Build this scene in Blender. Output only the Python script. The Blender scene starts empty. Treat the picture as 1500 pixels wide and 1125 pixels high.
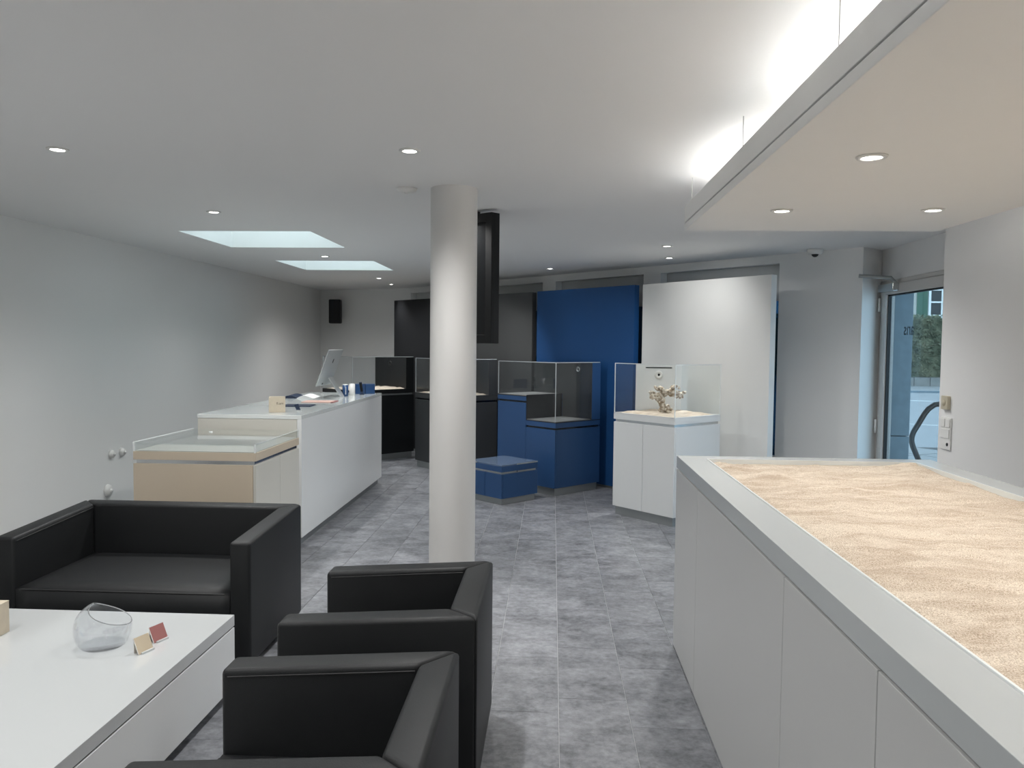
import bpy, bmesh, math, random
from mathutils import Vector, Matrix, noise
random.seed(7)
S = bpy.context.scene
COL = S.collection
PI = math.pi

# ------------------------------------------------------------------ camera
F_PX, PITCH, YAW, ROLL, CAM_H = 1166.66, 0.0495, -0.0506, 0.0100, 1.55
fw = Vector((math.sin(YAW)*math.cos(PITCH), math.cos(YAW)*math.cos(PITCH), -math.sin(PITCH)))
rt = Vector((math.cos(YAW), -math.sin(YAW), 0))
up = rt.cross(fw)
r2 = rt*math.cos(ROLL) + up*math.sin(ROLL)
u2 = -rt*math.sin(ROLL) + up*math.cos(ROLL)
cd = bpy.data.cameras.new('camera')
cam = bpy.data.objects.new('camera', cd)
COL.objects.link(cam)
cd.sensor_width = 36.0
cd.lens = F_PX/1500*36
cd.clip_start = 0.05
M4 = Matrix((r2, u2, -fw)).transposed().to_4x4()
M4.translation = (0, 0, CAM_H)
cam.matrix_world = M4
S.camera = cam

# ------------------------------------------------------------------ world, exposure, light levels
W = bpy.data.worlds.new('sky'); S.world = W
W.use_nodes = True
bg = W.node_tree.nodes['Background']
bg.inputs['Color'].default_value = (0.86, 0.95, 1.0, 1)      # even overcast sky
bg.inputs['Strength'].default_value = 2.4
S.view_settings.view_transform = 'Standard'
S.view_settings.look = 'None'
S.view_settings.gamma = 1.0
S.view_settings.use_curve_mapping = False
S.view_settings.exposure = 0.75
S.cycles.transparent_max_bounces = 24     # light passes through several panes of the glass hoods
SPOT_W = 52.0          # ceiling downlights
SOFFIT_W = 16.0        # downlights in the hanging canopy
UPLIGHT_W = 5.5       # led strips on top of the canopy
WARM = (1.0, 0.955, 0.89)
NEUT = (1.0, 0.985, 0.965)

# ------------------------------------------------------------------ helpers
MATS = {}
def nodes(name):
    m = bpy.data.materials.new(name); m.use_nodes = True
    nt = m.node_tree
    return m, nt, nt.nodes['Principled BSDF']

def mat(name, col, rough=0.5, metal=0.0, var=0.0, vscale=6.0, bump=0.0, bscale=200.0, coat=0.0, spec=0.5, sheen=0.0):
    """plain procedural surface: colour with slight noise variation and fine bump"""
    m, nt, p = nodes(name)
    p.inputs['Roughness'].default_value = rough
    p.inputs['Metallic'].default_value = metal
    p.inputs['Specular IOR Level'].default_value = spec
    p.inputs['Coat Weight'].default_value = coat
    p.inputs['Coat Roughness'].default_value = 0.08
    tc = nt.nodes.new('ShaderNodeTexCoord')
    if var > 0:
        n = nt.nodes.new('ShaderNodeTexNoise'); n.inputs['Scale'].default_value = vscale
        n.inputs['Detail'].default_value = 4
        nt.links.new(tc.outputs['Object'], n.inputs['Vector'])
        r = nt.nodes.new('ShaderNodeMix'); r.data_type = 'RGBA'
        r.inputs['A'].default_value = (*[c*(1-var) for c in col], 1)
        r.inputs['B'].default_value = (*[min(1, c*(1+var)) for c in col], 1)
        nt.links.new(n.outputs['Fac'], r.inputs['Factor'])
        nt.links.new(r.outputs['Result'], p.inputs['Base Color'])
    else:
        p.inputs['Base Color'].default_value = (*col, 1)
    if bump > 0:
        n2 = nt.nodes.new('ShaderNodeTexNoise'); n2.inputs['Scale'].default_value = bscale
        n2.inputs['Detail'].default_value = 3
        nt.links.new(tc.outputs['Object'], n2.inputs['Vector'])
        b = nt.nodes.new('ShaderNodeBump'); b.inputs['Strength'].default_value = bump
        b.inputs['Distance'].default_value = 0.002
        nt.links.new(n2.outputs['Fac'], b.inputs['Height'])
        nt.links.new(b.outputs['Normal'], p.inputs['Normal'])
    MATS[name] = m
    return m

def emit(name, col, s):
    m = bpy.data.materials.new(name); m.use_nodes = True
    nt = m.node_tree; nt.nodes.clear()
    o = nt.nodes.new('ShaderNodeOutputMaterial'); e = nt.nodes.new('ShaderNodeEmission')
    e.inputs['Color'].default_value = (*col, 1); e.inputs['Strength'].default_value = s
    nt.links.new(e.outputs[0], o.inputs[0]); MATS[name] = m
    return m

def pane_mat(name, tint, ior=1.45, gl=1.0):
    """thin pane: tinted transparency plus Fresnel reflection"""
    m = bpy.data.materials.new(name); m.use_nodes = True
    nt = m.node_tree; nt.nodes.clear()
    o = nt.nodes.new('ShaderNodeOutputMaterial')
    t = nt.nodes.new('ShaderNodeBsdfTransparent'); t.inputs['Color'].default_value = (*tint, 1)
    g = nt.nodes.new('ShaderNodeBsdfGlossy'); g.inputs['Roughness'].default_value = 0.02
    g.inputs['Color'].default_value = (gl, gl, gl, 1)
    f = nt.nodes.new('ShaderNodeFresnel'); f.inputs['IOR'].default_value = ior
    x = nt.nodes.new('ShaderNodeMixShader')
    ge = nt.nodes.new('ShaderNodeNewGeometry'); mx = nt.nodes.new('ShaderNodeMix')
    mx.inputs['A'].default_value = ior; mx.inputs['B'].default_value = 1/ior     # same Fresnel from both faces
    nt.links.new(ge.outputs['Backfacing'], mx.inputs['Factor']); nt.links.new(mx.outputs['Result'], f.inputs['IOR'])
    nt.links.new(f.outputs[0], x.inputs[0]); nt.links.new(t.outputs[0], x.inputs[1])
    nt.links.new(g.outputs[0], x.inputs[2]); nt.links.new(x.outputs[0], o.inputs[0])
    MATS[name] = m
    return m

class MB:
    """collects shapes, builds ONE mesh object"""
    def __init__(s): s.v = []; s.f = []; s.sm = []
    def add(s, vs, fs, smooth=False):
        k = len(s.v); s.v += [tuple(v) for v in vs]
        s.f += [tuple(i+k for i in f) for f in fs]; s.sm += [smooth]*len(fs)
        return s
    def box(s, x0, x1, y0, y1, z0, z1):
        vs = [(x, y, z) for z in (z0, z1) for y in (y0, y1) for x in (x0, x1)]
        return s.add(vs, [(0,2,3,1), (4,5,7,6), (0,1,5,4), (2,6,7,3), (0,4,6,2), (1,3,7,5)])
    def prism(s, poly, z0, z1):
        """poly counter-clockwise; z0 / z1 numbers or functions of (x, y)"""
        a = z0 if callable(z0) else (lambda x, y: z0)
        b = z1 if callable(z1) else (lambda x, y: z1)
        n = len(poly)
        vs = [(x, y, a(x, y)) for x, y in poly] + [(x, y, b(x, y)) for x, y in poly]
        fs = [tuple(range(n-1, -1, -1)), tuple(range(n, 2*n))]
        fs += [(i, (i+1) % n, n+(i+1) % n, n+i) for i in range(n)]
        return s.add(vs, fs)
    def lathe(s, prof, seg=32, c=(0, 0, 0), smooth=True):
        n = len(prof); vs = []
        for i in range(seg):
            a = 2*PI*i/seg
            for r, z in prof: vs.append((c[0]+r*math.cos(a), c[1]+r*math.sin(a), c[2]+z))
        fs = []
        for i in range(seg):
            j = (i+1) % seg
            for k in range(n-1): fs.append((i*n+k, j*n+k, j*n+k+1, i*n+k+1))
        return s.add(vs, fs, smooth)
    def tube(s, pts, r, seg=12, cap=True):
        pts = [Vector(p) for p in pts]; vs = []; fs = []; n = len(pts)
        prev = None
        for i, p in enumerate(pts):
            d = (pts[min(i+1, n-1)]-pts[max(i-1, 0)]).normalized()
            if prev is None:
                a = d.orthogonal().normalized()
            else:
                a = (prev - d*prev.dot(d)).normalized()
            prev = a; b = d.cross(a)
            for k in range(seg):
                t = 2*PI*k/seg
                vs.append(p + a*r*math.cos(t) + b*r*math.sin(t))
        for i in range(n-1):
            for k in range(seg):
                q = (k+1) % seg
                fs.append((i*seg+k, i*seg+q, (i+1)*seg+q, (i+1)*seg+k))
        s.add(vs, fs, True)
        if cap:
            s.add(vs[:seg], [tuple(range(seg-1, -1, -1))]); s.add(vs[-seg:], [tuple(range(seg))])
        return s
    def mesh(s, name, bevel=0.0, seg=2, smooth=False):
        me = bpy.data.meshes.new(name); me.from_pydata(s.v, [], s.f)
        for p, q in zip(me.polygons, s.sm): p.use_smooth = q
        if bevel > 0:
            bm = bmesh.new(); bm.from_mesh(me)
            bmesh.ops.remove_doubles(bm, verts=bm.verts, dist=1e-6)
            ed = [e for e in bm.edges if len(e.link_faces) == 2 and e.calc_face_angle(0) > 0.5]
            bmesh.ops.bevel(bm, geom=ed, offset=bevel, segments=seg, profile=0.5, affect='EDGES', clamp_overlap=True)
            bm.to_mesh(me); bm.free()
            if smooth:
                for p in me.polygons: p.use_smooth = True
        me.update()
        return me
    def build(s, name, m, parent=None, bevel=0.0, seg=2, smooth=False):
        return link(name, s.mesh(name, bevel, seg, smooth), m, parent)

def link(name, me, m=None, parent=None):
    o = bpy.data.objects.new(name, me); COL.objects.link(o)
    if m is not None and not me.materials: me.materials.append(m if not isinstance(m, str) else MATS[m])
    if parent is not None: o.parent = parent
    return o

def tag(o, label, cat, group=None):
    o['label'] = label; o['category'] = cat
    if group: o['group'] = group
    return o

def thing(name, label, cat, loc=(0, 0, 0), rz=0.0, group=None):
    o = bpy.data.objects.new(name, None); COL.objects.link(o)
    o.empty_display_size = 0.1
    o.location = loc; o.rotation_euler = (0, 0, rz)
    return tag(o, label, cat, group)

def struct(o): o['kind'] = 'structure'; return o
def sempty(name, loc=(0, 0, 0), rz=0.0):
    o = bpy.data.objects.new(name, None); COL.objects.link(o); o.location = loc; o.rotation_euler = (0, 0, rz)
    o.empty_display_size = 0.1
    return struct(o)

def copy_tree(o, parent=None):
    c = o.copy(); COL.objects.link(c); c.parent = parent
    for ch in list(o.children): copy_tree(ch, c)
    return c

def text_mesh(body, size, ext=0.001):
    cu = bpy.data.curves.new('lettering', 'FONT'); cu.body = body; cu.size = size; cu.extrude = ext
    o = bpy.data.objects.new('lettering', cu); COL.objects.link(o)
    bpy.context.view_layer.update()
    me = bpy.data.meshes.new_from_object(o.evaluated_get(bpy.context.evaluated_depsgraph_get()))
    bpy.data.objects.remove(o); bpy.data.curves.remove(cu)
    me.name = 'lettering'
    return me

def sand_mesh(name, poly_in, x0, x1, y0, y1, z, amp, nx, ny, freq, drop=0.0, skirt=0.03):
    """rippled sand bed over a rectangle (local coordinates), closed by a skirt"""
    vs = []; fs = []
    for j in range(ny+1):
        for i in range(nx+1):
            x = x0+(x1-x0)*i/nx; y = y0+(y1-y0)*j/ny
            e = min(i, nx-i, j, ny-j)
            k = min(1.0, e/4.0)
            w = Vector((x*freq, y*freq*1.5, 3.3))
            h = noise.fractal(w, 0.9, 2.1, 5)*0.6 + 0.5*(1-abs(noise.noise(Vector((x*freq*1.1+0.7*y, y*freq*2.6, 1.2)))))*0.8
            h += 0.10*noise.noise(Vector((x*60, y*60, 0)))
            vs.append((x, y, z - drop*(1-k) + amp*h*(0.25+0.75*k)))
    for j in range(ny):
        for i in range(nx):
            a = j*(nx+1)+i; fs.append((a, a+1, a+nx+2, a+nx+1))
    ring = [i for i in range(nx+1)] + [(j+1)*(nx+1)-1 for j in range(1, ny+1)] + [ny*(nx+1)+i for i in range(nx-1, -1, -1)] + [j*(nx+1) for j in range(ny-1, 0, -1)]
    b = len(vs)
    for i in ring: vs.append((vs[i][0], vs[i][1], z-skirt))
    n = len(ring)
    for k in range(n):
        q = (k+1) % n; fs.append((ring[q], ring[k], b+k, b+q))
    fs.append(tuple(b+n-1-k for k in range(n)))
    me = bpy.data.meshes.new(name); me.from_pydata(vs, [], fs)
    for p in me.polygons: p.use_smooth = len(p.vertices) == 4
    return me

# ------------------------------------------------------------------ materials
mat('wall_paint', (0.83, 0.835, 0.825), 0.7, var=0.03, vscale=1.2, bump=0.05, bscale=120)
mat('wall_grey_paint', (0.79, 0.79, 0.785), 0.7, var=0.02, vscale=1.0, bump=0.05, bscale=120)
mat('ceiling_paint', (0.87, 0.87, 0.865), 0.8, var=0.02, vscale=0.8)
mat('column_paint', (0.66, 0.655, 0.64), 0.38, var=0.02, vscale=3)
mat('white_lacquer', (0.74, 0.76, 0.765), 0.28, var=0.01)
mat('gloss_white', (0.52, 0.54, 0.545), 0.10, coat=0.4)
mat('grey_white_lacquer', (0.50, 0.505, 0.50), 0.32, var=0.01)
mat('desk_gloss', (0.70, 0.735, 0.73), 0.12, coat=0.3)
mat('frame_lacquer', (0.45, 0.475, 0.48), 0.25)
mat('cream_lacquer', (0.58, 0.50, 0.39), 0.32, var=0.01)
mat('pale_cream_lacquer', (0.60, 0.59, 0.54), 0.30, var=0.01)
mat('leather', (0.0105, 0.0115, 0.0125), 0.47, spec=0.3, bump=0.25, bscale=420, var=0.15, vscale=9)
mat('piping_leather', (0.02, 0.02, 0.021), 0.5)
mat('black_plastic', (0.010, 0.010, 0.011), 0.45, bump=0.1)
mat('black_lacquer', (0.009, 0.0105, 0.012), 0.42, spec=0.35)
mat('anthracite_lacquer', (0.040, 0.043, 0.046), 0.36)
mat('blue_lacquer', (0.026, 0.078, 0.20), 0.34, spec=0.4, var=0.02)
mat('black_panel', (0.012, 0.013, 0.015), 0.5, spec=0.3, var=0.05)
mat('grey_panel', (0.065, 0.067, 0.069), 0.5, var=0.04)
mat('blue_panel', (0.013, 0.066, 0.20), 0.45, spec=0.3, var=0.04)
mat('white_panel', (0.78, 0.79, 0.78), 0.5, var=0.015)
mat('aluminium', (0.55, 0.57, 0.58), 0.22, metal=1.0)
mat('plinth_metal', (0.36, 0.38, 0.38), 0.38, metal=0.7)
mat('dark_strip', (0.03, 0.035, 0.04), 0.18, metal=0.6)
mat('tray_grey', (0.36, 0.37, 0.355), 0.3)
mat('grey_tray', (0.30, 0.305, 0.30), 0.45)
mat('white_plastic', (0.78, 0.78, 0.76), 0.4)
mat('cream_plastic', (0.55, 0.50, 0.38), 0.4)
mat('silver', (0.60, 0.62, 0.62), 0.35, metal=0.3)
mat('grout_light', (0.52, 0.53, 0.545), 0.9, var=0.1, vscale=30)
mat('kraft', (0.54, 0.475, 0.37), 0.7, var=0.12, vscale=25)
mat('card_cream', (0.56, 0.47, 0.34), 0.6)
mat('card_rose', (0.33, 0.13, 0.12), 0.6)
mat('card_white', (0.75, 0.74, 0.71), 0.6)
mat('paper_pink', (0.70, 0.45, 0.38), 0.6)
mat('paper_white', (0.78, 0.78, 0.77), 0.6)
mat('navy', (0.015, 0.03, 0.07), 0.4)
mat('box_blue', (0.015, 0.06, 0.17), 0.4)
mat('white_ink', (0.7, 0.7, 0.7), 0.6)
mat('dark_ink', (0.08, 0.07, 0.06), 0.7)
mat('bronze', (0.05, 0.045, 0.04), 0.28, metal=0.8)
mat('glass_lettering', (0.05, 0.09, 0.10), 0.5)
mat('steel_wire', (0.35, 0.35, 0.34), 0.4, metal=0.8)
mat('door_paint', (0.62, 0.61, 0.59), 0.45)
mat('blind_grey', (0.55, 0.57, 0.57), 0.7, var=0.04)
mat('screen_housing', (0.008, 0.009, 0.010), 0.6, spec=0.25)
mat('screen_black', (0.008, 0.009, 0.010), 0.25, spec=0.3)
mat('hole', (0.004, 0.004, 0.004), 0.8)
mat('asphalt', (0.34, 0.34, 0.345), 0.9, var=0.15, vscale=3)
mat('road_paint', (0.62, 0.62, 0.61), 0.8)
mat('paver', (0.33, 0.325, 0.32), 0.85, var=0.12, vscale=2)
mat('paver_joint', (0.10, 0.10, 0.10), 0.9)
mat('granite', (0.19, 0.25, 0.29), 0.8, var=0.35, vscale=14, bump=0.4, bscale=60)
mat('house_wall', (0.48, 0.46, 0.42), 0.9, var=0.06)
mat('shutter_green', (0.07, 0.16, 0.11), 0.6)
mat('window_white', (0.75, 0.75, 0.73), 0.5)
mat('wall_stone', (0.27, 0.265, 0.25), 0.9, var=0.4, vscale=4)
pane_mat('case_glass', (0.98, 0.988, 0.985), 1.22)
pane_mat('smoked_glass', (0.955, 0.965, 0.97), 1.35)
pane_mat('window_glass', (0.52, 0.61, 0.67), 1.22)
pane_mat('dimming_glass', (0.055, 0.115, 0.18), 1.45)  # tint made up to hold back daylight at the fourth facade window
pane_mat('dark_dimming_glass', (0.02, 0.03, 0.04), 1.45)  # darker tint made up to stop blue daylight leaking round the panels
pane_mat('skylight_glass', (0.86, 0.92, 0.92), 1.4)
pane_mat('house_glass', (0.25, 0.28, 0.30), 1.6)
pane_mat('bowl_glass', (0.96, 0.965, 0.972), 1.48)
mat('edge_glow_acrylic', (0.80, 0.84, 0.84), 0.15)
emit('lamp_lens', (1.0, 0.96, 0.90), 14.0)
emit('led_strip', (1.0, 0.95, 0.88), 6.0)

def sand_material():
    m, nt, p = nodes('sand')
    p.inputs['Roughness'].default_value = 0.95
    tc = nt.nodes.new('ShaderNodeTexCoord')
    a = nt.nodes.new('ShaderNodeTexNoise'); a.inputs['Scale'].default_value = 320; a.inputs['Detail'].default_value = 2
    b = nt.nodes.new('ShaderNodeTexNoise'); b.inputs['Scale'].default_value = 3.5; b.inputs['Detail'].default_value = 6
    for n in (a, b): nt.links.new(tc.outputs['Object'], n.inputs['Vector'])
    r1 = nt.nodes.new('ShaderNodeValToRGB')
    r1.color_ramp.elements[0].position = 0.30; r1.color_ramp.elements[0].color = (0.36, 0.29, 0.22, 1)
    r1.color_ramp.elements[1].position = 0.62; r1.color_ramp.elements[1].color = (0.72, 0.64, 0.54, 1)
    nt.links.new(a.outputs['Fac'], r1.inputs['Fac'])
    mp = nt.nodes.new('ShaderNodeMapping'); mp.inputs['Rotation'].default_value = (0, 0, 0.35); mp.inputs['Scale'].default_value = (0.8, 2.6, 1)
    nt.links.new(tc.outputs['Object'], mp.inputs['Vector']); nt.links.new(mp.outputs[0], b.inputs['Vector'])
    b.inputs['Distortion'].default_value = 1.2; b.inputs['Roughness'].default_value = 0.6
    r2_ = nt.nodes.new('ShaderNodeValToRGB')
    r2_.color_ramp.elements[0].position = 0.34; r2_.color_ramp.elements[0].color = (0.72, 0.67, 0.63, 1)
    r2_.color_ramp.elements[1].position = 0.60; r2_.color_ramp.elements[1].color = (1, 1, 1, 1)
    nt.links.new(b.outputs['Fac'], r2_.inputs['Fac'])
    x = nt.nodes.new('ShaderNodeMix'); x.data_type = 'RGBA'; x.blend_type = 'MULTIPLY'; x.inputs['Factor'].default_value = 1
    nt.links.new(r1.outputs[0], x.inputs['A']); nt.links.new(r2_.outputs[0], x.inputs['B'])
    nt.links.new(x.outputs['Result'], p.inputs['Base Color'])
    bp = nt.nodes.new('ShaderNodeBump'); bp.inputs['Strength'].default_value = 0.5; bp.inputs['Distance'].default_value = 0.003
    nt.links.new(a.outputs['Fac'], bp.inputs['Height']); nt.links.new(bp.outputs['Normal'], p.inputs['Normal'])
    MATS['sand'] = m
sand_material()

def tile_material():
    """grey cement-look porcelain: cloudy mottling, cross streaks, per tile tone"""
    m, nt, p = nodes('floor_tile')
    L = nt.links.new
    oi = nt.nodes.new('ShaderNodeObjectInfo')
    ge = nt.nodes.new('ShaderNodeNewGeometry')
    ml = nt.nodes.new('ShaderNodeVectorMath'); ml.operation = 'SCALE'
    cmb = nt.nodes.new('ShaderNodeCombineXYZ')
    sc = nt.nodes.new('ShaderNodeMath'); sc.operation = 'MULTIPLY'; sc.inputs[1].default_value = 37.0
    L(oi.outputs['Random'], sc.inputs[0]); L(sc.outputs[0], cmb.inputs[0]); L(sc.outputs[0], cmb.inputs[2])
    ad = nt.nodes.new('ShaderNodeVectorMath'); ad.operation = 'ADD'
    L(ge.outputs['Position'], ad.inputs[0]); L(cmb.outputs[0], ad.inputs[1])
    st = nt.nodes.new('ShaderNodeMapping'); st.inputs['Scale'].default_value = (0.9, 1.25, 1)
    L(ad.outputs[0], st.inputs['Vector'])
    n1 = nt.nodes.new('ShaderNodeTexNoise'); n1.inputs['Scale'].default_value = 5.5; n1.inputs['Detail'].default_value = 8; n1.inputs['Roughness'].default_value = 0.68
    n2 = nt.nodes.new('ShaderNodeTexNoise'); n2.inputs['Scale'].default_value = 30; n2.inputs['Detail'].default_value = 5; n2.inputs['Roughness'].default_value = 0.7
    L(st.outputs[0], n1.inputs['Vector']); L(ad.outputs[0], n2.inputs['Vector'])
    mx = nt.nodes.new('ShaderNodeMath'); mx.operation = 'MULTIPLY_ADD'; mx.inputs[1].default_value = 0.44
    L(n2.outputs['Fac'], mx.inputs[0])
    h = nt.nodes.new('ShaderNodeMath'); h.operation = 'MULTIPLY'; h.inputs[1].default_value = 0.66
    L(n1.outputs['Fac'], h.inputs[0]); L(h.outputs[0], mx.inputs[2])
    rp = nt.nodes.new('ShaderNodeValToRGB')
    rp.color_ramp.elements[0].position = 0.36; rp.color_ramp.elements[0].color = (0.055, 0.059, 0.067, 1)
    rp.color_ramp.elements[1].position = 0.70; rp.color_ramp.elements[1].color = (0.30, 0.31, 0.335, 1)
    L(mx.outputs[0], rp.inputs['Fac'])
    hv = nt.nodes.new('ShaderNodeHueSaturation')
    mr = nt.nodes.new('ShaderNodeMapRange'); mr.inputs['To Min'].default_value = 0.93; mr.inputs['To Max'].default_value = 1.07
    L(oi.outputs['Random'], mr.inputs['Value']); L(mr.outputs[0], hv.inputs['Value'])
    L(rp.outputs[0], hv.inputs['Color']); L(hv.outputs[0], p.inputs['Base Color'])
    p.inputs['Roughness'].default_value = 0.42
    bp = nt.nodes.new('ShaderNodeBump'); bp.inputs['Strength'].default_value = 0.08; bp.inputs['Distance'].default_value = 0.002
    L(n2.outputs['Fac'], bp.inputs['Height']); L(bp.outputs['Normal'], p.inputs['Normal'])
    MATS['floor_tile'] = m
tile_material()

def rock_material():
    m, nt, p = nodes('reef_rock')
    p.inputs['Roughness'].default_value = 0.95
    tc = nt.nodes.new('ShaderNodeTexCoord')
    a = nt.nodes.new('ShaderNodeTexNoise'); a.inputs['Scale'].default_value = 45; a.inputs['Detail'].default_value = 5
    nt.links.new(tc.outputs['Object'], a.inputs['Vector'])
    r = nt.nodes.new('ShaderNodeValToRGB')
    r.color_ramp.elements[0].position = 0.40; r.color_ramp.elements[0].color = (0.30, 0.225, 0.15, 1)
    r.color_ramp.elements[1].position = 0.60; r.color_ramp.elements[1].color = (0.76, 0.69, 0.59, 1)
    nt.links.new(a.outputs['Fac'], r.inputs['Fac']); nt.links.new(r.outputs[0], p.inputs['Base Color'])
    b = nt.nodes.new('ShaderNodeBump'); b.inputs['Strength'].default_value = 0.9; b.inputs['Distance'].default_value = 0.006
    nt.links.new(a.outputs['Fac'], b.inputs['Height']); nt.links.new(b.outputs['Normal'], p.inputs['Normal'])
    MATS['reef_rock'] = m
rock_material()

def hedge_material():
    m, nt, p = nodes('hedge_leaves')
    p.inputs['Roughness'].default_value = 0.8
    oi = nt.nodes.new('ShaderNodeTexCoord')
    a = nt.nodes.new('ShaderNodeTexNoise'); a.inputs['Scale'].default_value = 2.2; a.inputs['Detail'].default_value = 6
    nt.links.new(oi.outputs['Object'], a.inputs['Vector'])
    r = nt.nodes.new('ShaderNodeValToRGB')
    r.color_ramp.elements[0].position = 0.35; r.color_ramp.elements[0].color = (0.07, 0.09, 0.05, 1)
    r.color_ramp.elements[1].position = 0.68; r.color_ramp.elements[1].color = (0.22, 0.225, 0.14, 1)
    nt.links.new(a.outputs['Fac'], r.inputs['Fac']); nt.links.new(r.outputs[0], p.inputs['Base Color'])
    MATS['hedge_leaves'] = m
hedge_material()

# ================================================================== THE ROOM
CH = 2.416                         # ceiling height
WL, WR, YR = -3.84, 2.45, -2.2     # left wall, right wall, rear wall (behind the camera)
F0 = Vector((-2.25, 12.42)); FU = Vector((0.67346, -0.73922)); FN = Vector((0.73922, 0.67346)); FL = 7.285
F1 = F0 + FU*FL                    # right end of the window wall
DX, DY1 = 2.91, 7.275              # door wall plane and its far end
RY = 5.165                         # end of the right wall

room = [(WL, YR), (WR, YR), (WR, RY), (DX, RY), (DX, DY1), (F1.x, F1.y), (F0.x, F0.y), (WL, 13.02)]

# ---- floor: grout bed + individual tiles
floor = struct(MB().prism(room, -0.15, -0.004).build('floor', 'grout_light'))
TW, TL, T0 = 0.2969, 0.594, 0.044
foot = [(0.66, 1.9, -2.2, 4.08), (-2.68, -1.9, 5.9, 8.68), (-2.75, -1.38, 1.5, 3.33), (-2.6, -1.4, 3.6, 4.34), (-2.6, -1.85, 4.85, 5.66), (-0.93, -0.26, 2.6, 3.3), (-0.93, -0.26, 1.6, 2.3)]
def inside(x, y):
    c = False; n = len(room)
    for i in range(n):
        (x1, y1), (x2, y2) = room[i], room[(i+1) % n]
        if (y1 > y) != (y2 > y) and x < (x2-x1)*(y-y1)/(y2-y1)+x1: c = not c
    return c
def clip_room(poly):
    """clip a tile against the oblique window wall, the left wall and the door wall"""
    def half(pl, nx, ny, d):
        out = []
        for i in range(len(pl)):
            p, q = pl[i], pl[(i+1) % len(pl)]
            dp, dq = p[0]*nx+p[1]*ny-d, q[0]*nx+q[1]*ny-d
            if dp <= 0: out.append(p)
            if dp*dq < 0:
                t = dp/(dp-dq); out.append((p[0]+(q[0]-p[0])*t, p[1]+(q[1]-p[1])*t))
        return out
    cx = sum(p[0] for p in poly)/len(poly); cy = sum(p[1] for p in poly)/len(poly)
    poly = half(poly, FN.x, FN.y, F0.dot(FN)-0.002)
    if poly: poly = half(poly, -1, 0, -(WL+0.002))
    if poly: poly = half(poly, 0, 1, 12.4)
    if poly: poly = half(poly, 1, 0, (DX if cy > RY else WR)-0.002)
    return poly
tile_me = MB().box(-TW/2+0.0016, TW/2-0.0016, -TL/2+0.0008, TL/2-0.0008, -0.010, 0.0).mesh('tile')
tile_me.materials.append(MATS['floor_tile'])
offs = {-1: 3.294, 0: 3.432, 1: 3.19}
cands = []; edge_tiles = []
for k in range(-14, 10):
    x0 = T0 + k*TW; x1 = x0+TW; cx = (x0+x1)/2
    if x1 < WL or x0 > DX: continue
    o = offs.get(k, (k*0.2377) % TL) % TL
    for j in range(-5, 24):
        y0 = o + j*TL; y1 = y0+TL; cy = (y0+y1)/2
        if y0 < YR or y0 > 13: continue
        pl = [(x0, y0), (x1, y0), (x1, y1), (x0, y1)]
        cl = clip_room(pl)
        if len(cl) < 3: continue
        full = all(inside(x*0.999+cx*0.001, y*0.999+cy*0.001) for x, y in pl) and y1 < 12.4 and x0 > WL and x1 < (DX if cy > RY else WR)
        if not full: edge_tiles.append(cl); continue
        # size in the picture; hidden or out of view ones come last
        d = Vector((cx, cy, -CAM_H)); zf = d.dot(fw)
        vis = 0.0
        if zf > 0.3:
            px = 750+F_PX*d.dot(r2)/zf; py = 562.5-F_PX*d.dot(u2)/zf
            if -60 < px < 1560 and py < 1220: vis = 1.0/zf**3
        if any(a-0.05 <= x0 and x1 <= b+0.05 and c-0.05 <= y0 and y1 <= e+0.05 for a, b, c, e in foot): vis = 0
        cands.append((vis, cx, cy, cl))
cands.sort(key=lambda t: -t[0])
rest = MB()
for i, (v, cx, cy, cl) in enumerate(cands):
    if i < 300 and v > 0:
        t = bpy.data.objects.new('tile', tile_me); COL.objects.link(t); t.parent = floor
        t.location = (cx, cy, 0)
    else:
        edge_tiles.append(cl)
for cl in edge_tiles:
    c = (sum(p[0] for p in cl)/len(cl), sum(p[1] for p in cl)/len(cl))
    rest.prism([(c[0]+(x-c[0])*0.992, c[1]+(y-c[1])*0.997) for x, y in cl], -0.010, 0.0)
o = rest.build('tile_field', 'floor_tile', floor); o['kind'] = 'stuff'

# ---- ceiling with two skylight openings
SX0, SX1 = -2.955, -1.900
SKY = [(6.173, 7.223), (8.375, 9.429)]
ce = MB()
def cbox(x0, x1, y0, y1): ce.box(x0, x1, y0, y1, CH, CH+0.10)
cbox(-4.2, SX0, -2.4, 13.4); cbox(SX1, 4.0, -2.4, 13.4)
cbox(SX0, SX1, -2.4, SKY[0][0]); cbox(SX0, SX1, SKY[0][1], SKY[1][0]); cbox(SX0, SX1, SKY[1][1], 13.4)
struct(ce.build('ceiling', 'ceiling_paint'))
for n, (ya, yb) in enumerate(SKY):
    root = sempty('window_%d' % (n+5), ((SX0+SX1)/2, (ya+yb)/2, CH))
    hx, hy, hh, t = (SX1-SX0)/2, (yb-ya)/2, 0.62, 0.05
    b = MB(); b.box(-hx-t, -hx, -hy-t, hy+t, 0.1, hh); b.box(hx, hx+t, -hy-t, hy+t, 0.1, hh)
    b.box(-hx, hx, -hy-t, -hy, 0.1, hh); b.box(-hx, hx, hy, hy+t, 0.1, hh)
    b.build('shaft', 'ceiling_paint', root)
    b = MB(); w = 0.06
    b.box(-hx-t, -hx+w, -hy-t, hy+t, hh, hh+0.06); b.box(hx-w, hx+t, -hy-t, hy+t, hh, hh+0.06)
    b.box(-hx+w, hx-w, -hy-t, -hy+w, hh, hh+0.06); b.box(-hx+w, hx-w, hy-w, hy+t, hh, hh+0.06)
    b.build('frame', 'window_white', root)
    MB().box(-hx+w, hx-w, -hy+w, hy-w, hh+0.02, hh+0.03).build('pane', 'skylight_glass', root)

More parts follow.
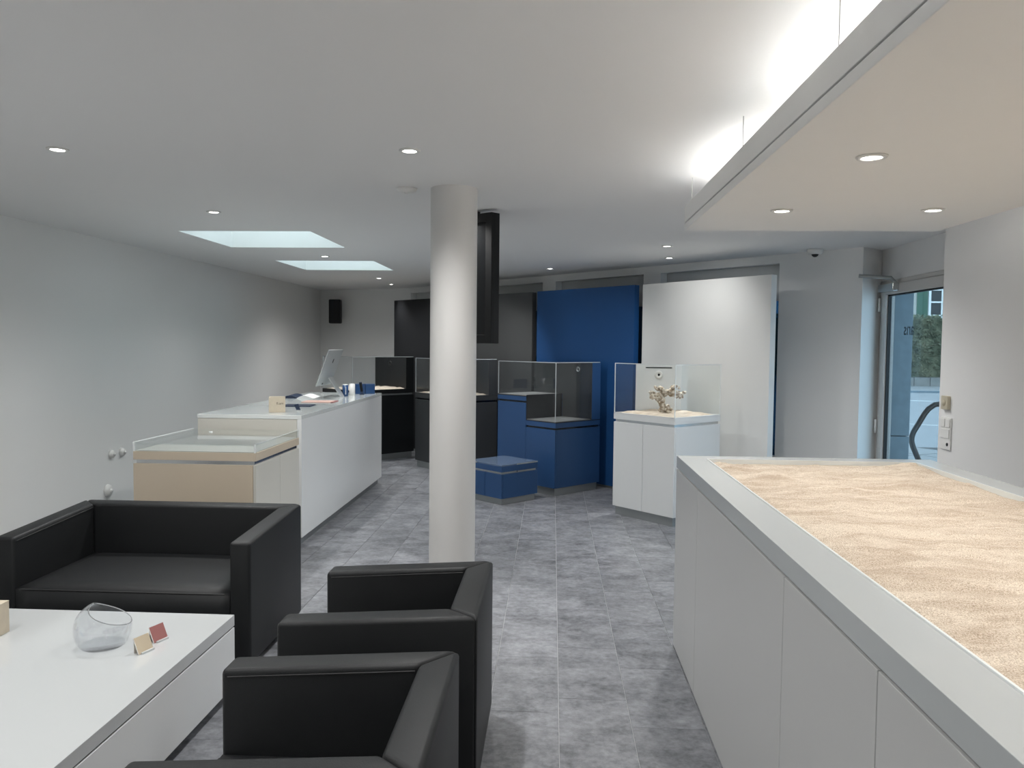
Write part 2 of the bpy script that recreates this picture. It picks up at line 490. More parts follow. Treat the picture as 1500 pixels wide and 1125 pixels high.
# ---- plain walls
struct(MB().box(WL-0.2, WL, YR-0.2, 13.3, 0, CH).build('wall_left', 'wall_paint'))
struct(MB().box(WL-0.2, WR+0.2, YR-0.2, YR, 0, CH).build('wall_rear', 'wall_paint'))
struct(MB().prism([(WL, 13.02), (F0.x, F0.y), (F0.x+FN.x*0.35, F0.y+FN.y*0.35), (WL, 13.4)], 0, CH).build('wall_back', 'wall_paint'))
struct(MB().box(WR, DX+0.25, YR-0.2, RY, 0, CH).build('wall_right', 'wall_grey_paint'))
# ---- window wall (oblique) with four niches
fa = math.atan2(FU.y, FU.x)
wf = MB()
niches = [(0.04, 1.47), (1.71, 3.14), (3.38, 4.81), (5.05, 6.48)]
NT, NS, TH = 2.335, 0.42, 0.34
xs = 0.0
for a, b in niches:
    wf.box(xs, a, 0, TH, 0, CH); wf.box(a, b, 0, TH, NT, CH); wf.box(a, b, 0, TH, 0, NS); xs = b
wf.box(xs, FL, 0, TH, 0, CH)
fo = struct(wf.build('wall_facade', 'wall_paint')); fo.location = (F0.x, F0.y, 0); fo.rotation_euler = (0, 0, fa)
for n, (a, b) in enumerate(niches):
    root = sempty('window_%d' % (n+1), (F0.x+FU.x*(a+b)/2, F0.y+FU.y*(a+b)/2, 0), fa)
    h = (b-a)/2; y0, y1, w = 0.20, 0.27, 0.07
    m = MB(); m.box(-h, -h+w, y0, y1, NS, NT); m.box(h-w, h, y0, y1, NS, NT); m.box(-h+w, h-w, y0, y1, NS, NS+w); m.box(-h+w, h-w, y0, y1, NT-w, NT)
    m.box(-0.03, 0.03, y0, y1, NS+w, NT-w)
    m.build('window_frame', 'window_white', root)
    MB().box(-h+w, -0.03, y0+0.03, y0+0.04, NS+w, NT-w).build('pane', 'dimming_glass' if n == 3 else 'dark_dimming_glass', root)
    MB().box(0.03, h-w, y0+0.03, y0+0.04, NS+w, NT-w).build('pane', 'dimming_glass' if n == 3 else 'dark_dimming_glass', root)
    MB().box(-h, h, 0.10, 0.195, NT-0.34, NT).build('blind_box', 'blind_grey', root, 0.006)
    MB().box(-h, h, -0.02, y0, NS-0.03, NS).build('window_sill', 'window_white', root)
# ---- return beside the door and the door wall
struct(MB().prism([(F1.x, F1.y), (DX, DY1), (DX+0.035, DY1), (DX+0.035, DY1+0.25), (F1.x+FN.x*TH, F1.y+FN.y*TH)], 0, CH).build('wall_return', 'wall_paint'))
DT, DN0, DN1 = 2.137, 5.80, 7.275     # door opening: top, near and far jamb
dw = MB(); dw.box(DX, DX+0.25, RY, DN0, 0, CH); dw.box(DX, DX+0.25, DN0, DN1, DT, CH)
struct(dw.build('wall_door', 'wall_grey_paint'))

# ---- door: frame, leaf, pane, hinges, closer, lettering
door = sempty('door_1', (DX, (DN0+DN1)/2, 0))
dh = (DN1-DN0)/2
m = MB(); m.box(-0.01, 0.09, dh-0.085, dh, 0, DT); m.box(-0.01, 0.09, -dh, -dh+0.085, 0, DT); m.box(-0.01, 0.09, -dh+0.085, dh-0.085, DT-0.035, DT)
m.build('door_frame', 'door_paint', door, 0.004)
l0, l1 = -dh+0.085, dh-0.085
m = MB(); st = 0.097
m.box(-0.03, 0.035, l1-st, l1, 0.01, DT-0.04); m.box(-0.03, 0.035, l0, l0+st, 0.01, DT-0.04)
m.box(-0.03, 0.035, l0+st, l1-st, DT-0.04-0.085, DT-0.04); m.box(-0.03, 0.035, l0+st, l1-st, 0.01, 0.14)
leaf = m.build('door_leaf', 'door_paint', door, 0.004)
m = MB(); a0, a1, b0, b1 = l0+st, l1-st, 0.14, DT-0.125
for (p, q, r, s_) in ((a0, a0+0.012, b0, b1), (a1-0.012, a1, b0, b1), (a0, a1, b0, b0+0.012), (a0, a1, b1-0.012, b1)):
    m.box(-0.012, 0.018, p, q, r, s_)
m.build('gasket', 'black_plastic', leaf)
MB().box(0.0, 0.008, a0+0.005, a1-0.005, b0+0.005, b1-0.005).build('pane', 'window_glass', leaf)
for z in (1.93, 0.86, 0.25):
    MB().lathe([(0, -0.06), (0.011, -0.06), (0.011, 0.06), (0, 0.06)], 12, (-0.042, l1+0.006, z)).build('hinge', 'white_plastic', door)
cl = MB().box(-0.085, -0.031, l1-0.36, l1-0.06, DT-0.105, DT-0.04).build('door_closer', 'aluminium', door, 0.004)
MB().tube([(-0.058, l1-0.33, DT-0.03), (-0.075, l1-0.30, DT+0.005), (-0.30, l1-0.19, DT+0.030)], 0.016, 10).build('closer_arm', 'plinth_metal', cl)
MB().lathe([(0, -0.05), (0.016, -0.05), (0.016, 0.012), (0, 0.012)], 14, (-0.058, l1-0.33, DT-0.035)).build('pivot', 'silver', cl)
me = text_mesh('ans', 0.150); me.materials.append(MATS['glass_lettering'])
lt = link('lettering', me, None, leaf); lt.rotation_euler = (PI/2, 0, PI/2)
lt.location = (0.0095, 6.615-(DN0+DN1)/2, 1.662)
lt['label'] = 'reversed glass lettering'

# ================================================================== CEILING FITTINGS
def downlight_parts(root, em):
    m = MB().lathe([(0.030, -0.0005), (0.032, -0.007), (0.044, -0.007), (0.048, -0.0005), (0.030, -0.0005)], 28)
    m.build('trim_ring', 'white_plastic', root)
    MB().lathe([(0.0, -0.005), (0.020, -0.0045), (0.031, -0.003), (0.031, -0.0005), (0.0, -0.0005)], 24).build('lens', em, root)

def lamp(root, loc, aim, w, size, blend, col):
    ld = bpy.data.lights.new('downlight_beam', 'SPOT'); ld.energy = w; ld.spot_size = math.radians(size)
    ld.spot_blend = blend; ld.color = col; ld.shadow_soft_size = 0.035
    o = bpy.data.objects.new('downlight_beam', ld); COL.objects.link(o); o.parent = root
    o.location = loc
    d = Vector(aim).normalized()
    o.rotation_euler = d.to_track_quat('-Z', 'Y').to_euler()

def downlight(x, y, z, label, w=SPOT_W, aim=(0, 0, -1), size=146, blend=0.85, col=NEUT, group='recessed downlights in the ceiling'):
    r = thing('downlight', label, 'light', (x, y, z), 0, group)
    downlight_parts(r, 'lamp_lens')
    lamp(r, (0, 0, -0.012), aim, w, size, blend, col)

downlight(-2.255, 3.551, CH, 'bright ceiling downlight over the black sofa, nearest the left wall')
downlight(-0.652, 3.591, CH, 'bright ceiling downlight just in front of the white column')
downlight(-2.271, 5.257, CH, 'ceiling downlight over the beige cabinet, before the larger skylight')
downlight(-2.287, 7.915, CH, 'ceiling downlight between the two skylights', w=42)
downlight(-2.315, 10.518, CH, 'small ceiling downlight just beyond the farther skylight', w=66, aim=(-0.05, 0.1, -1))
downlight(-2.369, 11.589, CH, 'tiny farthest ceiling downlight in front of the black panel', w=40, aim=(0.0, -0.30, -1), size=84)
downlight(0.975, 6.992, CH, 'upper one of two ceiling downlights in front of the white panel', w=22, aim=(0.465, 0.66, -0.80), size=100, blend=1.0)
downlight(1.13, 7.93, CH, 'lower one of two ceiling downlights in front of the white panel', w=85, aim=(-0.09, -0.72, -1.5), size=50)
downlight(-0.652, 5.257, CH, 'added unseen ceiling downlight behind the white column')  # added to light the far floor, out of sight
downlight(-0.652, 7.3, CH, 'added unseen ceiling downlight behind the hanging screen', w=65)  # another unseen lamp added for the far floor
downlight(0.975, 5.257, CH, 'added unseen ceiling downlight behind the far end of the canopy', w=62)  # added lamp, unseen, brightens the area beyond the canopy
downlight(1.65, 5.8, CH, 'added unseen ceiling downlight behind the canopy, nearer the door', w=30)  # unseen lamp added to brighten the door wall
downlight(1.15, 5.55, CH, 'added unseen ceiling downlight behind the canopy, aimed at the blue panel', w=170, aim=(-0.85, 3.4, -0.98), size=28, blend=1.0)  # added only to put a glow on the blue panel
downlight(-0.04, 9.322-0.25, CH, 'small ceiling downlight above the top edge of the blue panel', w=16, aim=(-0.1, -0.6, -1), size=95)
downlight(-0.652, 8.871, CH, 'small ceiling downlight at the right edge of the hanging screen', w=60, aim=(-0.5, 0.8, -1.5), size=110)
# unseen rows added above and behind the camera to lift the room light
for x, y, lb in ((-2.25, 1.85, 'first row left'), (-0.65, 1.85, 'first row right'), (-2.25, 0.1, 'second row left'), (-0.65, 0.1, 'second row right'), (-2.25, -1.6, 'last row left'), (-0.65, -1.6, 'last row right')):
    downlight(x, y, CH, 'added unseen ceiling downlight above or behind the viewer, ' + lb, 46, group='added downlights behind the viewer')

sd = thing('smoke_detector', 'flat white disc detector on the ceiling beside the column', 'smoke detector', (-0.825, 4.466, CH))
MB().lathe([(0, -0.022), (0.035, -0.022), (0.052, -0.016), (0.058, 0.0), (0, 0.0)], 28).build('housing', 'white_plastic', sd)
MB().lathe([(0, -0.030), (0.012, -0.029), (0.014, -0.021), (0, -0.021)], 16).build('sensor', 'white_plastic', sd)
sd = thing('dome_camera', 'white dome camera under the ceiling near the door', 'camera', (2.30, 7.20, CH))
MB().lathe([(0, -0.045), (0.052, -0.045), (0.066, -0.030), (0.066, 0), (0, 0)], 28).build('housing', 'white_plastic', sd)
MB().lathe([(0.0, -0.070), (0.014, -0.067), (0.025, -0.058), (0.031, -0.044), (0, -0.044)], 20).build('lens_dome', 'black_plastic', sd)

# ---- hanging canopy over the island
KX0, KX1, KY0, KY1, KZ = 0.675, 1.957, -1.6, 4.215, 2.15
can = thing('hanging_canopy', 'large white panel canopy hung on thin wires above the sand island', 'canopy', ((KX0+KX1)/2, (KY0+KY1)/2, KZ))
hx, hy = (KX1-KX0)/2, (KY1-KY0)/2
mat('canopy_white', (0.89, 0.89, 0.875), 0.55, var=0.01)
MB().box(-hx, hx, -hy, hy, 0.0, 0.035).build('bottom_panel', 'canopy_white', can, 0.002)
MB().box(-hx+0.008, hx-0.008, -hy+0.008, hy-0.008, 0.035, 0.041).build('shadow_gap', 'dark_strip', can)
MB().box(-hx, hx, -hy, hy, 0.041, 0.125).build('upper_panel', 'canopy_white', can, 0.002)
for sx in (-1, 1):
    for y in (3.72, 2.25, 0.75, -0.75):      # short led strips lying on top of the canopy
        yl = y-(KY0+KY1)/2; xl = sx*(hx-0.36)
        MB().box(xl-0.012, xl+0.012, yl-0.45, yl+0.45, 0.125, 0.135).build('led_strip', 'led_strip', can)
        ld = bpy.data.lights.new('led_light', 'AREA'); ld.shape = 'RECTANGLE'; ld.size = 0.02; ld.size_y = 0.9
        ld.energy = UPLIGHT_W*(1 if y > 2 else 3.4); ld.color = NEUT
        o = bpy.data.objects.new('led_light', ld); COL.objects.link(o); o.parent = can
        o.location = (xl, yl, 0.137); o.rotation_euler = (PI, 0, 0)
for y in (4.179, 3.078, 2.069, 0.9, -0.4):
    for x in (0.705, 1.925):
        w = MB().tube([(x-(KX0+KX1)/2, y-(KY0+KY1)/2, 0.125), (x-(KX0+KX1)/2, y-(KY0+KY1)/2, CH-KZ)], 0.0018, 6).build('wire', 'steel_wire', can)
GR = 'downlights in the hanging canopy'
for x, y, lb in ((0.99, 2.58, 'large nearest canopy downlight above the sand'), (0.995, 3.58, 'left canopy downlight above the far end of the sand'), (1.632, 3.558, 'right canopy downlight near the grey wall')):
    downlight(x, y, KZ, lb, SOFFIT_W, size=110, blend=0.8, group=GR, col=WARM)
for x, y, lb in ((1.632, 2.58, 'right of the nearest visible one'), (0.99, 1.58, 'third row left'), (1.632, 1.58, 'third row right'), (0.99, 0.5, 'fourth row left'), (1.632, 0.5, 'fourth row right')):
    downlight(x, y, KZ, 'canopy downlight out of view, ' + lb, SOFFIT_W, size=110, blend=0.8, group=GR, col=WARM)

# ---- column
c = MB().lathe([(0.131, 0), (0.131, CH)], 64).build('column', 'column_paint'); c.location = (-0.562, 4.485, 0)
tag(c, 'round white floor-to-ceiling column in the middle of the room', 'column')

# ---- hanging screen behind the column
ta = math.atan2(-0.109, 0.128)
tv = thing('hanging_screen', 'black framed portrait screen hanging from the ceiling behind the column', 'screen', (-0.385, 5.107, 1.556), ta)
TVW, TVH = 0.50, 0.834
MB().box(-TVW, 0, 0.0, 0.055, 0, TVH).build('housing', 'screen_housing', tv, 0.003)
m = MB(); fwid = 0.055
for (x0, x1, z0, z1) in ((-TVW, -TVW+fwid, 0, TVH), (-fwid, 0, 0, TVH), (-TVW+fwid, -fwid, 0, fwid), (-TVW+fwid, -fwid, TVH-fwid, TVH)):
    m.box(x0, x1, -0.018, 0.0, z0, z1)
m.build('bezel', 'screen_housing', tv, 0.002)
MB().box(-TVW+fwid, -fwid, -0.003, 0.0, fwid, TVH-fwid).build('display', 'screen_black', tv)
MB().box(-TVW/2-0.08, -TVW/2+0.08, 0.01, 0.045, TVH, CH-1.556).build('ceiling_mount', 'black_plastic', tv)

# ---- loudspeaker on the back wall
sp = thing('wall_speaker', 'black loudspeaker mounted high on the back wall', 'speaker', (-3.50, 12.72, 1.86))
MB().box(-0.095, 0.095, -0.09, 0.04, 0, 0.385).build('cabinet', 'black_plastic', sp, 0.02, 3, True)
MB().box(-0.085, 0.085, -0.097, -0.089, 0.012, 0.373).build('grille', 'black_panel', sp, 0.004)
MB().box(-0.02, 0.02, 0.04, 0.19, 0.17, 0.22).build('bracket', 'black_plastic', sp)

# ---- fittings on the left wall
for nm, lb, y, z, r in (('power_outlet', 'left one of two small white round wall caps', 6.72, 0.560, 0.038), ('power_outlet', 'right one of two small white round wall caps', 6.89, 0.556, 0.038), ('power_outlet', 'larger round white outlet low on the left wall', 6.66, 0.25, 0.055)):
    t = thing(nm, lb, 'outlet', (WL, y, z), 0, 'round fittings on the left wall')
    a = MB().lathe([(0, 0.034), (r*0.72, 0.030), (r*0.95, 0.018), (r, 0.0), (0, 0)], 24).build('cap', 'white_plastic', t)
    a.rotation_euler = (0, PI/2, 0)
    b = MB().lathe([(0, 0.046), (r*0.3, 0.044), (r*0.34, 0.03), (0, 0.03)], 16).build('knob', 'white_plastic', t); b.rotation_euler = (0, PI/2, 0)
# ---- switches on the right wall corner
t = thing('wall_switch', 'cream square wall switch at the wall corner by the door', 'switch', (WR, 5.06, 1.217))
MB().box(-0.022, 0, -0.040, 0.040, -0.042, 0.042).build('plate', 'cream_plastic', t, 0.003)
a = MB().lathe([(0, 0.006), (0.018, 0.005), (0.020, 0), (0, 0)], 20).build('rotary_knob', 'cream_plastic', t); a.rotation_euler = (0, -PI/2, 0); a.location = (-0.022, 0, 0)
t = thing('socket_plate', 'tall white triple switch and socket plate below the cream switch', 'switch', (WR, 5.055, 1.026))
MB().box(-0.010, 0, -0.062, 0.062, -0.10, 0.10).build('plate', 'white_plastic', t, 0.003)
for y in (-0.031, 0.031): MB().box(-0.016, -0.010, y-0.026, y+0.026, 0.040, 0.092).build('rocker', 'white_plastic', t, 0.002)
MB().box(-0.014, -0.010, -0.05, 0.05, -0.030, 0.030).build('blank_insert', 'white_plastic', t, 0.002)
a = MB().lathe([(0, 0.002), (0.011, 0.002), (0.012, 0), (0, 0)], 16).build('socket_hole', 'dark_strip', t); a.rotation_euler = (0, -PI/2, 0); a.location = (-0.0105, -0.028, -0.066)

# ================================================================== DISPLAY WALL PANELS
def panel(name, label, R, d, wid, m, hgt=2.183, th=0.075):
    """upright display panel: R = front right foot, d = direction to its left end"""
    d = Vector(d).normalized(); ang = math.atan2(-d.y, -d.x)
    t = thing(name, label, 'panel', (R[0], R[1], 0), ang, 'upright coloured display panels')
    MB().box(-wid, 0, 0, th, 0.03, hgt).build('face_panel', m, t, 0.002)
    MB().box(-wid+0.02, -0.02, 0.015, th-0.01, 0, 0.03).build('plinth', 'plinth_metal', t)
    for x in (-wid+0.25, -0.25):
        MB().box(x-0.03, x+0.03, th, th+0.06, 0.0, 0.9).build('support', 'plinth_metal', t)
panel('backdrop_partition', 'tall white display panel behind the white cabinet', (1.898, 7.086), (0.913-1.898, 8.349-7.086), 1.585, 'white_panel')
panel('backdrop_partition', 'tall blue display panel behind the blue cabinet', (0.843, 8.383), (-0.192-0.843, 9.516-8.383), 1.535, 'blue_panel')
panel('backdrop_partition', 'tall dark grey display panel partly behind the hanging screen', (-0.254, 9.645), (-0.747+0.254, 10.087-9.645), 1.36, 'grey_panel')
bl = Vector((-2.354, 11.74)); bd = Vector((-1.762+2.354, 11.162-11.74)).normalized(); br = bl+bd*1.28
panel('backdrop_partition', 'tall black display panel at the back, left of the column', (br.x, br.y), -bd, 1.28, 'black_panel')

# ================================================================== DISPLAY CABINETS
def strips(root, a, b, z, h, m):
    """recessed reveal strip around the carcass"""
    MB().box(0.012, a-0.012, 0.012, b-0.012, z, z+h).build('reveal_strip', m, root)

def doors_left(root, y0, y1, z0, z1, n, m, th=0.018):
    """door fronts on the local x = 0 face"""
    g = 0.002; w = (y1-y0)/n
    for i in range(n):
        MB().box(0, th, y0+i*w+g, y0+(i+1)*w-g, z0, z1).build('door', m, root, 0.0015)

def panes(root, ylist, a, z_of, zt, glass, edge, x_end):
    pass

def cabinet(name, label, P2, ang, a, b, zt, zs, gt, m, glass, n_doors, cat='cabinet', back='edge', sand=True, plinth=0.08, group='showroom display cabinets', strip='aluminium', tray_m=None, sbump=0.02):
    """local x along the right face (length a), local y along the left face (length b)"""
    t = thing(name, label, cat, (P2[0], P2[1], 0), ang, group)
    MB().box(0.02, a-0.02, 0.02, b-0.02, 0, plinth).build('plinth', 'plinth_metal', t)
    th = 0.018
    MB().box(th, a-0.001, th, b-0.001, plinth, zs-0.012).build('carcass', m, t)
    doors_left(t, 0.0, b, plinth, zs-0.012, n_doors, m)
    MB().box(th+0.002, a, 0, th, plinth, zs-0.012).build('side_panel', m, t, 0.0015)
    MB().box(0.014, a-0.014, 0.014, b-0.014, zs-0.012, zs+0.012).build('reveal_strip', strip, t)
    tm = tray_m or m
    w = 0.022
    tr = MB(); tr.prism([(0, 0), (a, 0), (a, b), (0, b)], zs+0.012, zt-0.02)
    for (x0, x1, y0, y1) in ((0, a, 0, w), (0, a, b-w, b), (0, w, w, b-w), (a-w, a, w, b-w)): tr.box(x0, x1, y0, y1, zt-0.02, zt)
    tr.build('tray', tm, t, 0.0015)
    if sand:
        link('sand_bed', sand_mesh('sand_bed', None, w+0.002, a-w-0.002, w+0.002, b-w-0.002, zt+0.006, sbump, 40, 40, 5.0, 0.010, 0.024), 'sand', t)
    g = 0.008
    def pane(x0, x1, y0, y1, z0, z1): MB().box(x0, x1, y0, y1, z0, z1).build('glass_pane', glass, t)
    pane(0.004, a-0.004, 0.004, 0.004+g, zt, gt); pane(0.004, 0.004+g, 0.004+g, b-0.004, zt, gt)
    pane(0.004, a-0.004, 0.004, b-0.004, gt, gt+g)
    if back == 'edge':           # shaft along the far side (x = a)
        sh = MB().box(a-0.13, a, 0.0, b, zt, gt).build('filter_shaft', m, t, 0.002)
        pane(0.004+g, a-0.13, b-0.004-g, b-0.004, zt, gt)
        rg = MB().lathe([(0.014, 0), (0.014, 0.008), (0.032, 0.008), (0.034, 0), (0.014, 0)], 24).build('port_ring', 'black_plastic', sh)
        rg.rotation_euler = (0, -PI/2, 0); rg.location = (a-0.13, b*0.5, gt-0.09)
    else:                        # shaft across the far corner
        A_, B_ = back
        sh = MB().prism([(a, b-B_), (a, b), (a-A_, b)], zt, gt).build('filter_shaft', m, t, 0.002)
        pane(a-0.004-g, a-0.004, 0.004+g, b-B_-0.01, zt, gt)
        pane(0.004+g, a-A_-0.01, b-0.004-g, b-0.004, zt, gt)
        mid = Vector((a-A_/2, b-B_/2)); nn = Vector((-B_, -A_)).normalized()
        an = math.atan2(nn.y, nn.x)
        rg = MB().lathe([(0.012, 0), (0.012, 0.010), (0.038, 0.010), (0.040, 0), (0.012, 0)], 28).build('port_ring', 'white_plastic', sh)
        rg.rotation_euler = (0, PI/2, an); rg.location = (mid.x, mid.y, gt-0.105)
        hl = MB().lathe([(0, 0.004), (0.012, 0.004), (0.012, 0), (0, 0)], 18).build('port_hole', 'hole', sh)
        hl.rotation_euler = (0, PI/2, an); hl.location = (mid.x, mid.y, gt-0.105)
        sl = MB().box(0, 0.002, -0.125, 0.125, -0.004, 0.006).build('overflow_slot', 'hole', sh)
        sl.rotation_euler = (0, 0, an); sl.location = (mid.x, mid.y, gt-0.04)
    # bright cut edges of the acrylic hood
    e = 0.006
    for (x, y) in ((0.002, 0.002), (0.002, b-0.008), (a-0.008, 0.002)):
        if back == 'edge' and x > 0.1: continue
        MB().box(x, x+e, y, y+e, zt, gt+g).build('glass_edge', 'edge_glow_acrylic' if glass == 'case_glass' else 'smoked_edge', t)
    em = 'edge_glow_acrylic' if glass == 'case_glass' else 'smoked_edge'
    MB().box(0.008, a-0.008, 0.001, 0.005, gt+0.001, gt+g).build('glass_edge', em, t)
    MB().box(0.001, 0.005, 0.008, b-0.008, gt+0.001, gt+g).build('glass_edge', em, t)
    return t
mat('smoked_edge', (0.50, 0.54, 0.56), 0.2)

angw = math.atan2(0.674, 0.739)
cw = cabinet('display_cabinet', 'white display cabinet with glass hood, sand and a branching reef rock', (1.043, 6.805), angw, 0.640, 0.706, 0.940, 0.868, 1.385, 'white_lacquer', 'case_glass', 2, back=(0.35, 0.26), sbump=0.022)
A45 = PI/4
cabinet('display_cabinet', 'dark grey display cabinet with sand tray half hidden behind the column', (-1.125, 9.27), math.atan2(0.65, 0.76), 0.60, 0.93, 0.938, 0.862, 1.365, 'anthracite_lacquer', 'smoked_glass', 2, strip='dark_strip')
cabinet('display_cabinet', 'black display cabinet with sand tray behind the reception desk', (-2.56, 10.08), math.atan2(0.72, 0.694), 0.97, 0.75, 0.938, 0.872, 1.365, 'black_lacquer', 'smoked_glass', 2, strip='plinth_metal')

# ---- blue stepped cabinet
def blue_cabinet():
    P2, a, bl_, bh = (0.036, 8.095), 0.68, 0.44, 0.455
    b = bl_+bh
    t = thing('display_cabinet', 'blue stepped display cabinet with an empty smoked glass hood', 'cabinet', (P2[0], P2[1], 0), A45, 'showroom display cabinets')
    zl, sl_, zh, sh_, gt, pl = 0.765, 0.690, 1.015, 0.945, 1.365, 0.08
    MB().box(0.02, a-0.02, 0.02, b-0.02, 0, pl).build('plinth', 'plinth_metal', t)
    th = 0.018; m = 'blue_lacquer'
    cz = MB(); cz.box(th, a-0.001, th, bl_, pl, sl_-0.010); cz.box(th, a-0.001, bl_, b-0.001, pl, sh_-0.010)
    cz.build('carcass', m, t)
    doors_left(t, 0.0, bl_, pl, sl_-0.010, 1, m); doors_left(t, bl_, b, pl, sh_-0.010, 1, m)
    MB().box(th+0.002, a, 0, th, pl, sl_-0.010).build('side_panel', m, t, 0.0015)
    MB().box(0.014, a-0.014, 0.014, bl_, sl_-0.010, sl_+0.010).build('reveal_strip', 'dark_strip', t)
    MB().box(0.014, a-0.014, bl_, b-0.014, sh_-0.010, sh_+0.010).build('reveal_strip', 'dark_strip', t)
    MB().box(0, a, 0, bl_, sl_+0.010, zl-0.014).build('tray', m, t, 0.0015)
    MB().box(0, a, bl_, b, sh_+0.010, zh-0.014).build('tray', m, t, 0.0015)
    MB().box(0.0, a, 0.0, bl_-0.004, zl-0.014, zl-0.006).build('tray_rim', 'black_plastic', t)
    MB().box(0.0, a, bl_, b, zh-0.014, zh-0.006).build('tray_rim', 'black_plastic', t)
    MB().box(0.012, a-0.14, 0.012, bl_-0.004, zl-0.006, zl).build('floor_plate', 'grey_tray', t)
    MB().box(0.012, a-0.14, bl_+0.004, b-0.012, zh-0.006, zh).build('floor_plate', 'grey_tray', t)
    MB().box(0.004, a-0.14, bl_-0.004, bl_, zl-0.006, zh+0.004).build('riser_panel', 'black_panel', t)
    g = 0.008
    def pane(x0, x1, y0, y1, z0, z1): MB().box(x0, x1, y0, y1, z0, z1).build('glass_pane', 'smoked_glass', t)
    pane(0.004, a-0.14, 0.004, 0.004+g, zl, gt); pane(0.004, 0.004+g, 0.004+g, bl_-0.005, zl, gt); pane(0.004, 0.004+g, bl_, b-0.004, zh, gt)
    pane(0.004+g, a-0.14, b-0.004-g, b-0.004, zh, gt)
    pane(0.004, a-0.004, 0.004, b-0.004, gt, gt+g)
    s = MB(); s.box(a-0.13, a, 0, bl_, zl-0.006, gt); s.box(a-0.13, a, bl_, b, zh-0.006, gt)
    shf = s.build('filter_shaft', m, t)
    MB().box(a-0.136, a-0.13, 0.002, b-0.004, zh, gt-0.002).build('shaft_front', 'anthracite_lacquer', shf)
    MB().box(a-0.136, a-0.13, 0.002, bl_-0.006, zl-0.004, zh).build('shaft_front', 'anthracite_lacquer', shf)
    rg = MB().lathe([(0.012, 0), (0.012, 0.008), (0.030, 0.008), (0.032, 0), (0.012, 0)], 24).build('port_ring', 'aluminium', shf)
    rg.rotation_euler = (0, -PI/2, 0); rg.location = (a-0.136, 0.20, gt-0.075)
    MB().box(0.008, a-0.008, 0.001, 0.005, gt+0.001, gt+g).build('glass_edge', 'smoked_edge', t)
    MB().box(0.001, 0.005, 0.008, b-0.008, gt+0.001, gt+g).build('glass_edge', 'smoked_edge', t)
    for (x, y, z) in ((0.002, 0.002, zl), (0.002, b-0.008, zh)):
        MB().box(x, x+0.006, y, y+0.006, z, gt+g).build('glass_edge', 'smoked_edge', t)
blue_cabinet()

# ---- low blue plinth cabinet
ps = thing('low_cabinet', 'low blue cube cabinet on the floor beside the column', 'cabinet', (-0.475, 7.585, 0), math.atan2(0.724, 0.69), 'showroom display cabinets')
a = 0.49
MB().box(0.02, a-0.02, 0.02, a-0.02, 0, 0.062).build('plinth', 'plinth_metal', ps)
MB().box(0.018, a, 0.018, a, 0.062, 0.298).build('carcass', 'blue_lacquer', ps)
doors_left(ps, 0, a, 0.062, 0.298, 2, 'blue_lacquer')
MB().box(0.02, a, 0, 0.018, 0.062, 0.298).build('side_panel', 'blue_lacquer', ps, 0.0015)
MB().box(0.014, a-0.014, 0.014, a-0.014, 0.298, 0.320).build('reveal_strip', 'aluminium', ps)
MB().box(0, a, 0, a, 0.320, 0.375).build('top_board', 'blue_lacquer', ps, 0.0015)
MB().box(0.20, a+0.001, -0.0015, 0.0, 0.376, 0.389).build('edge_trim', 'aluminium', ps)
MB().box(0.22, a-0.03, 0.006, 0.014, 0.301, 0.317).build('edge_trim', 'aluminium', ps)
MB().box(-0.0015, 0.0, 0.36, a, 0.376, 0.389).build('edge_trim', 'aluminium', ps)
mat('slate_top', (0.13, 0.18, 0.27), 0.15)
MB().box(0.0, a, 0.0, a, 0.375, 0.390).build('glass_top', 'slate_top', ps, 0.002)

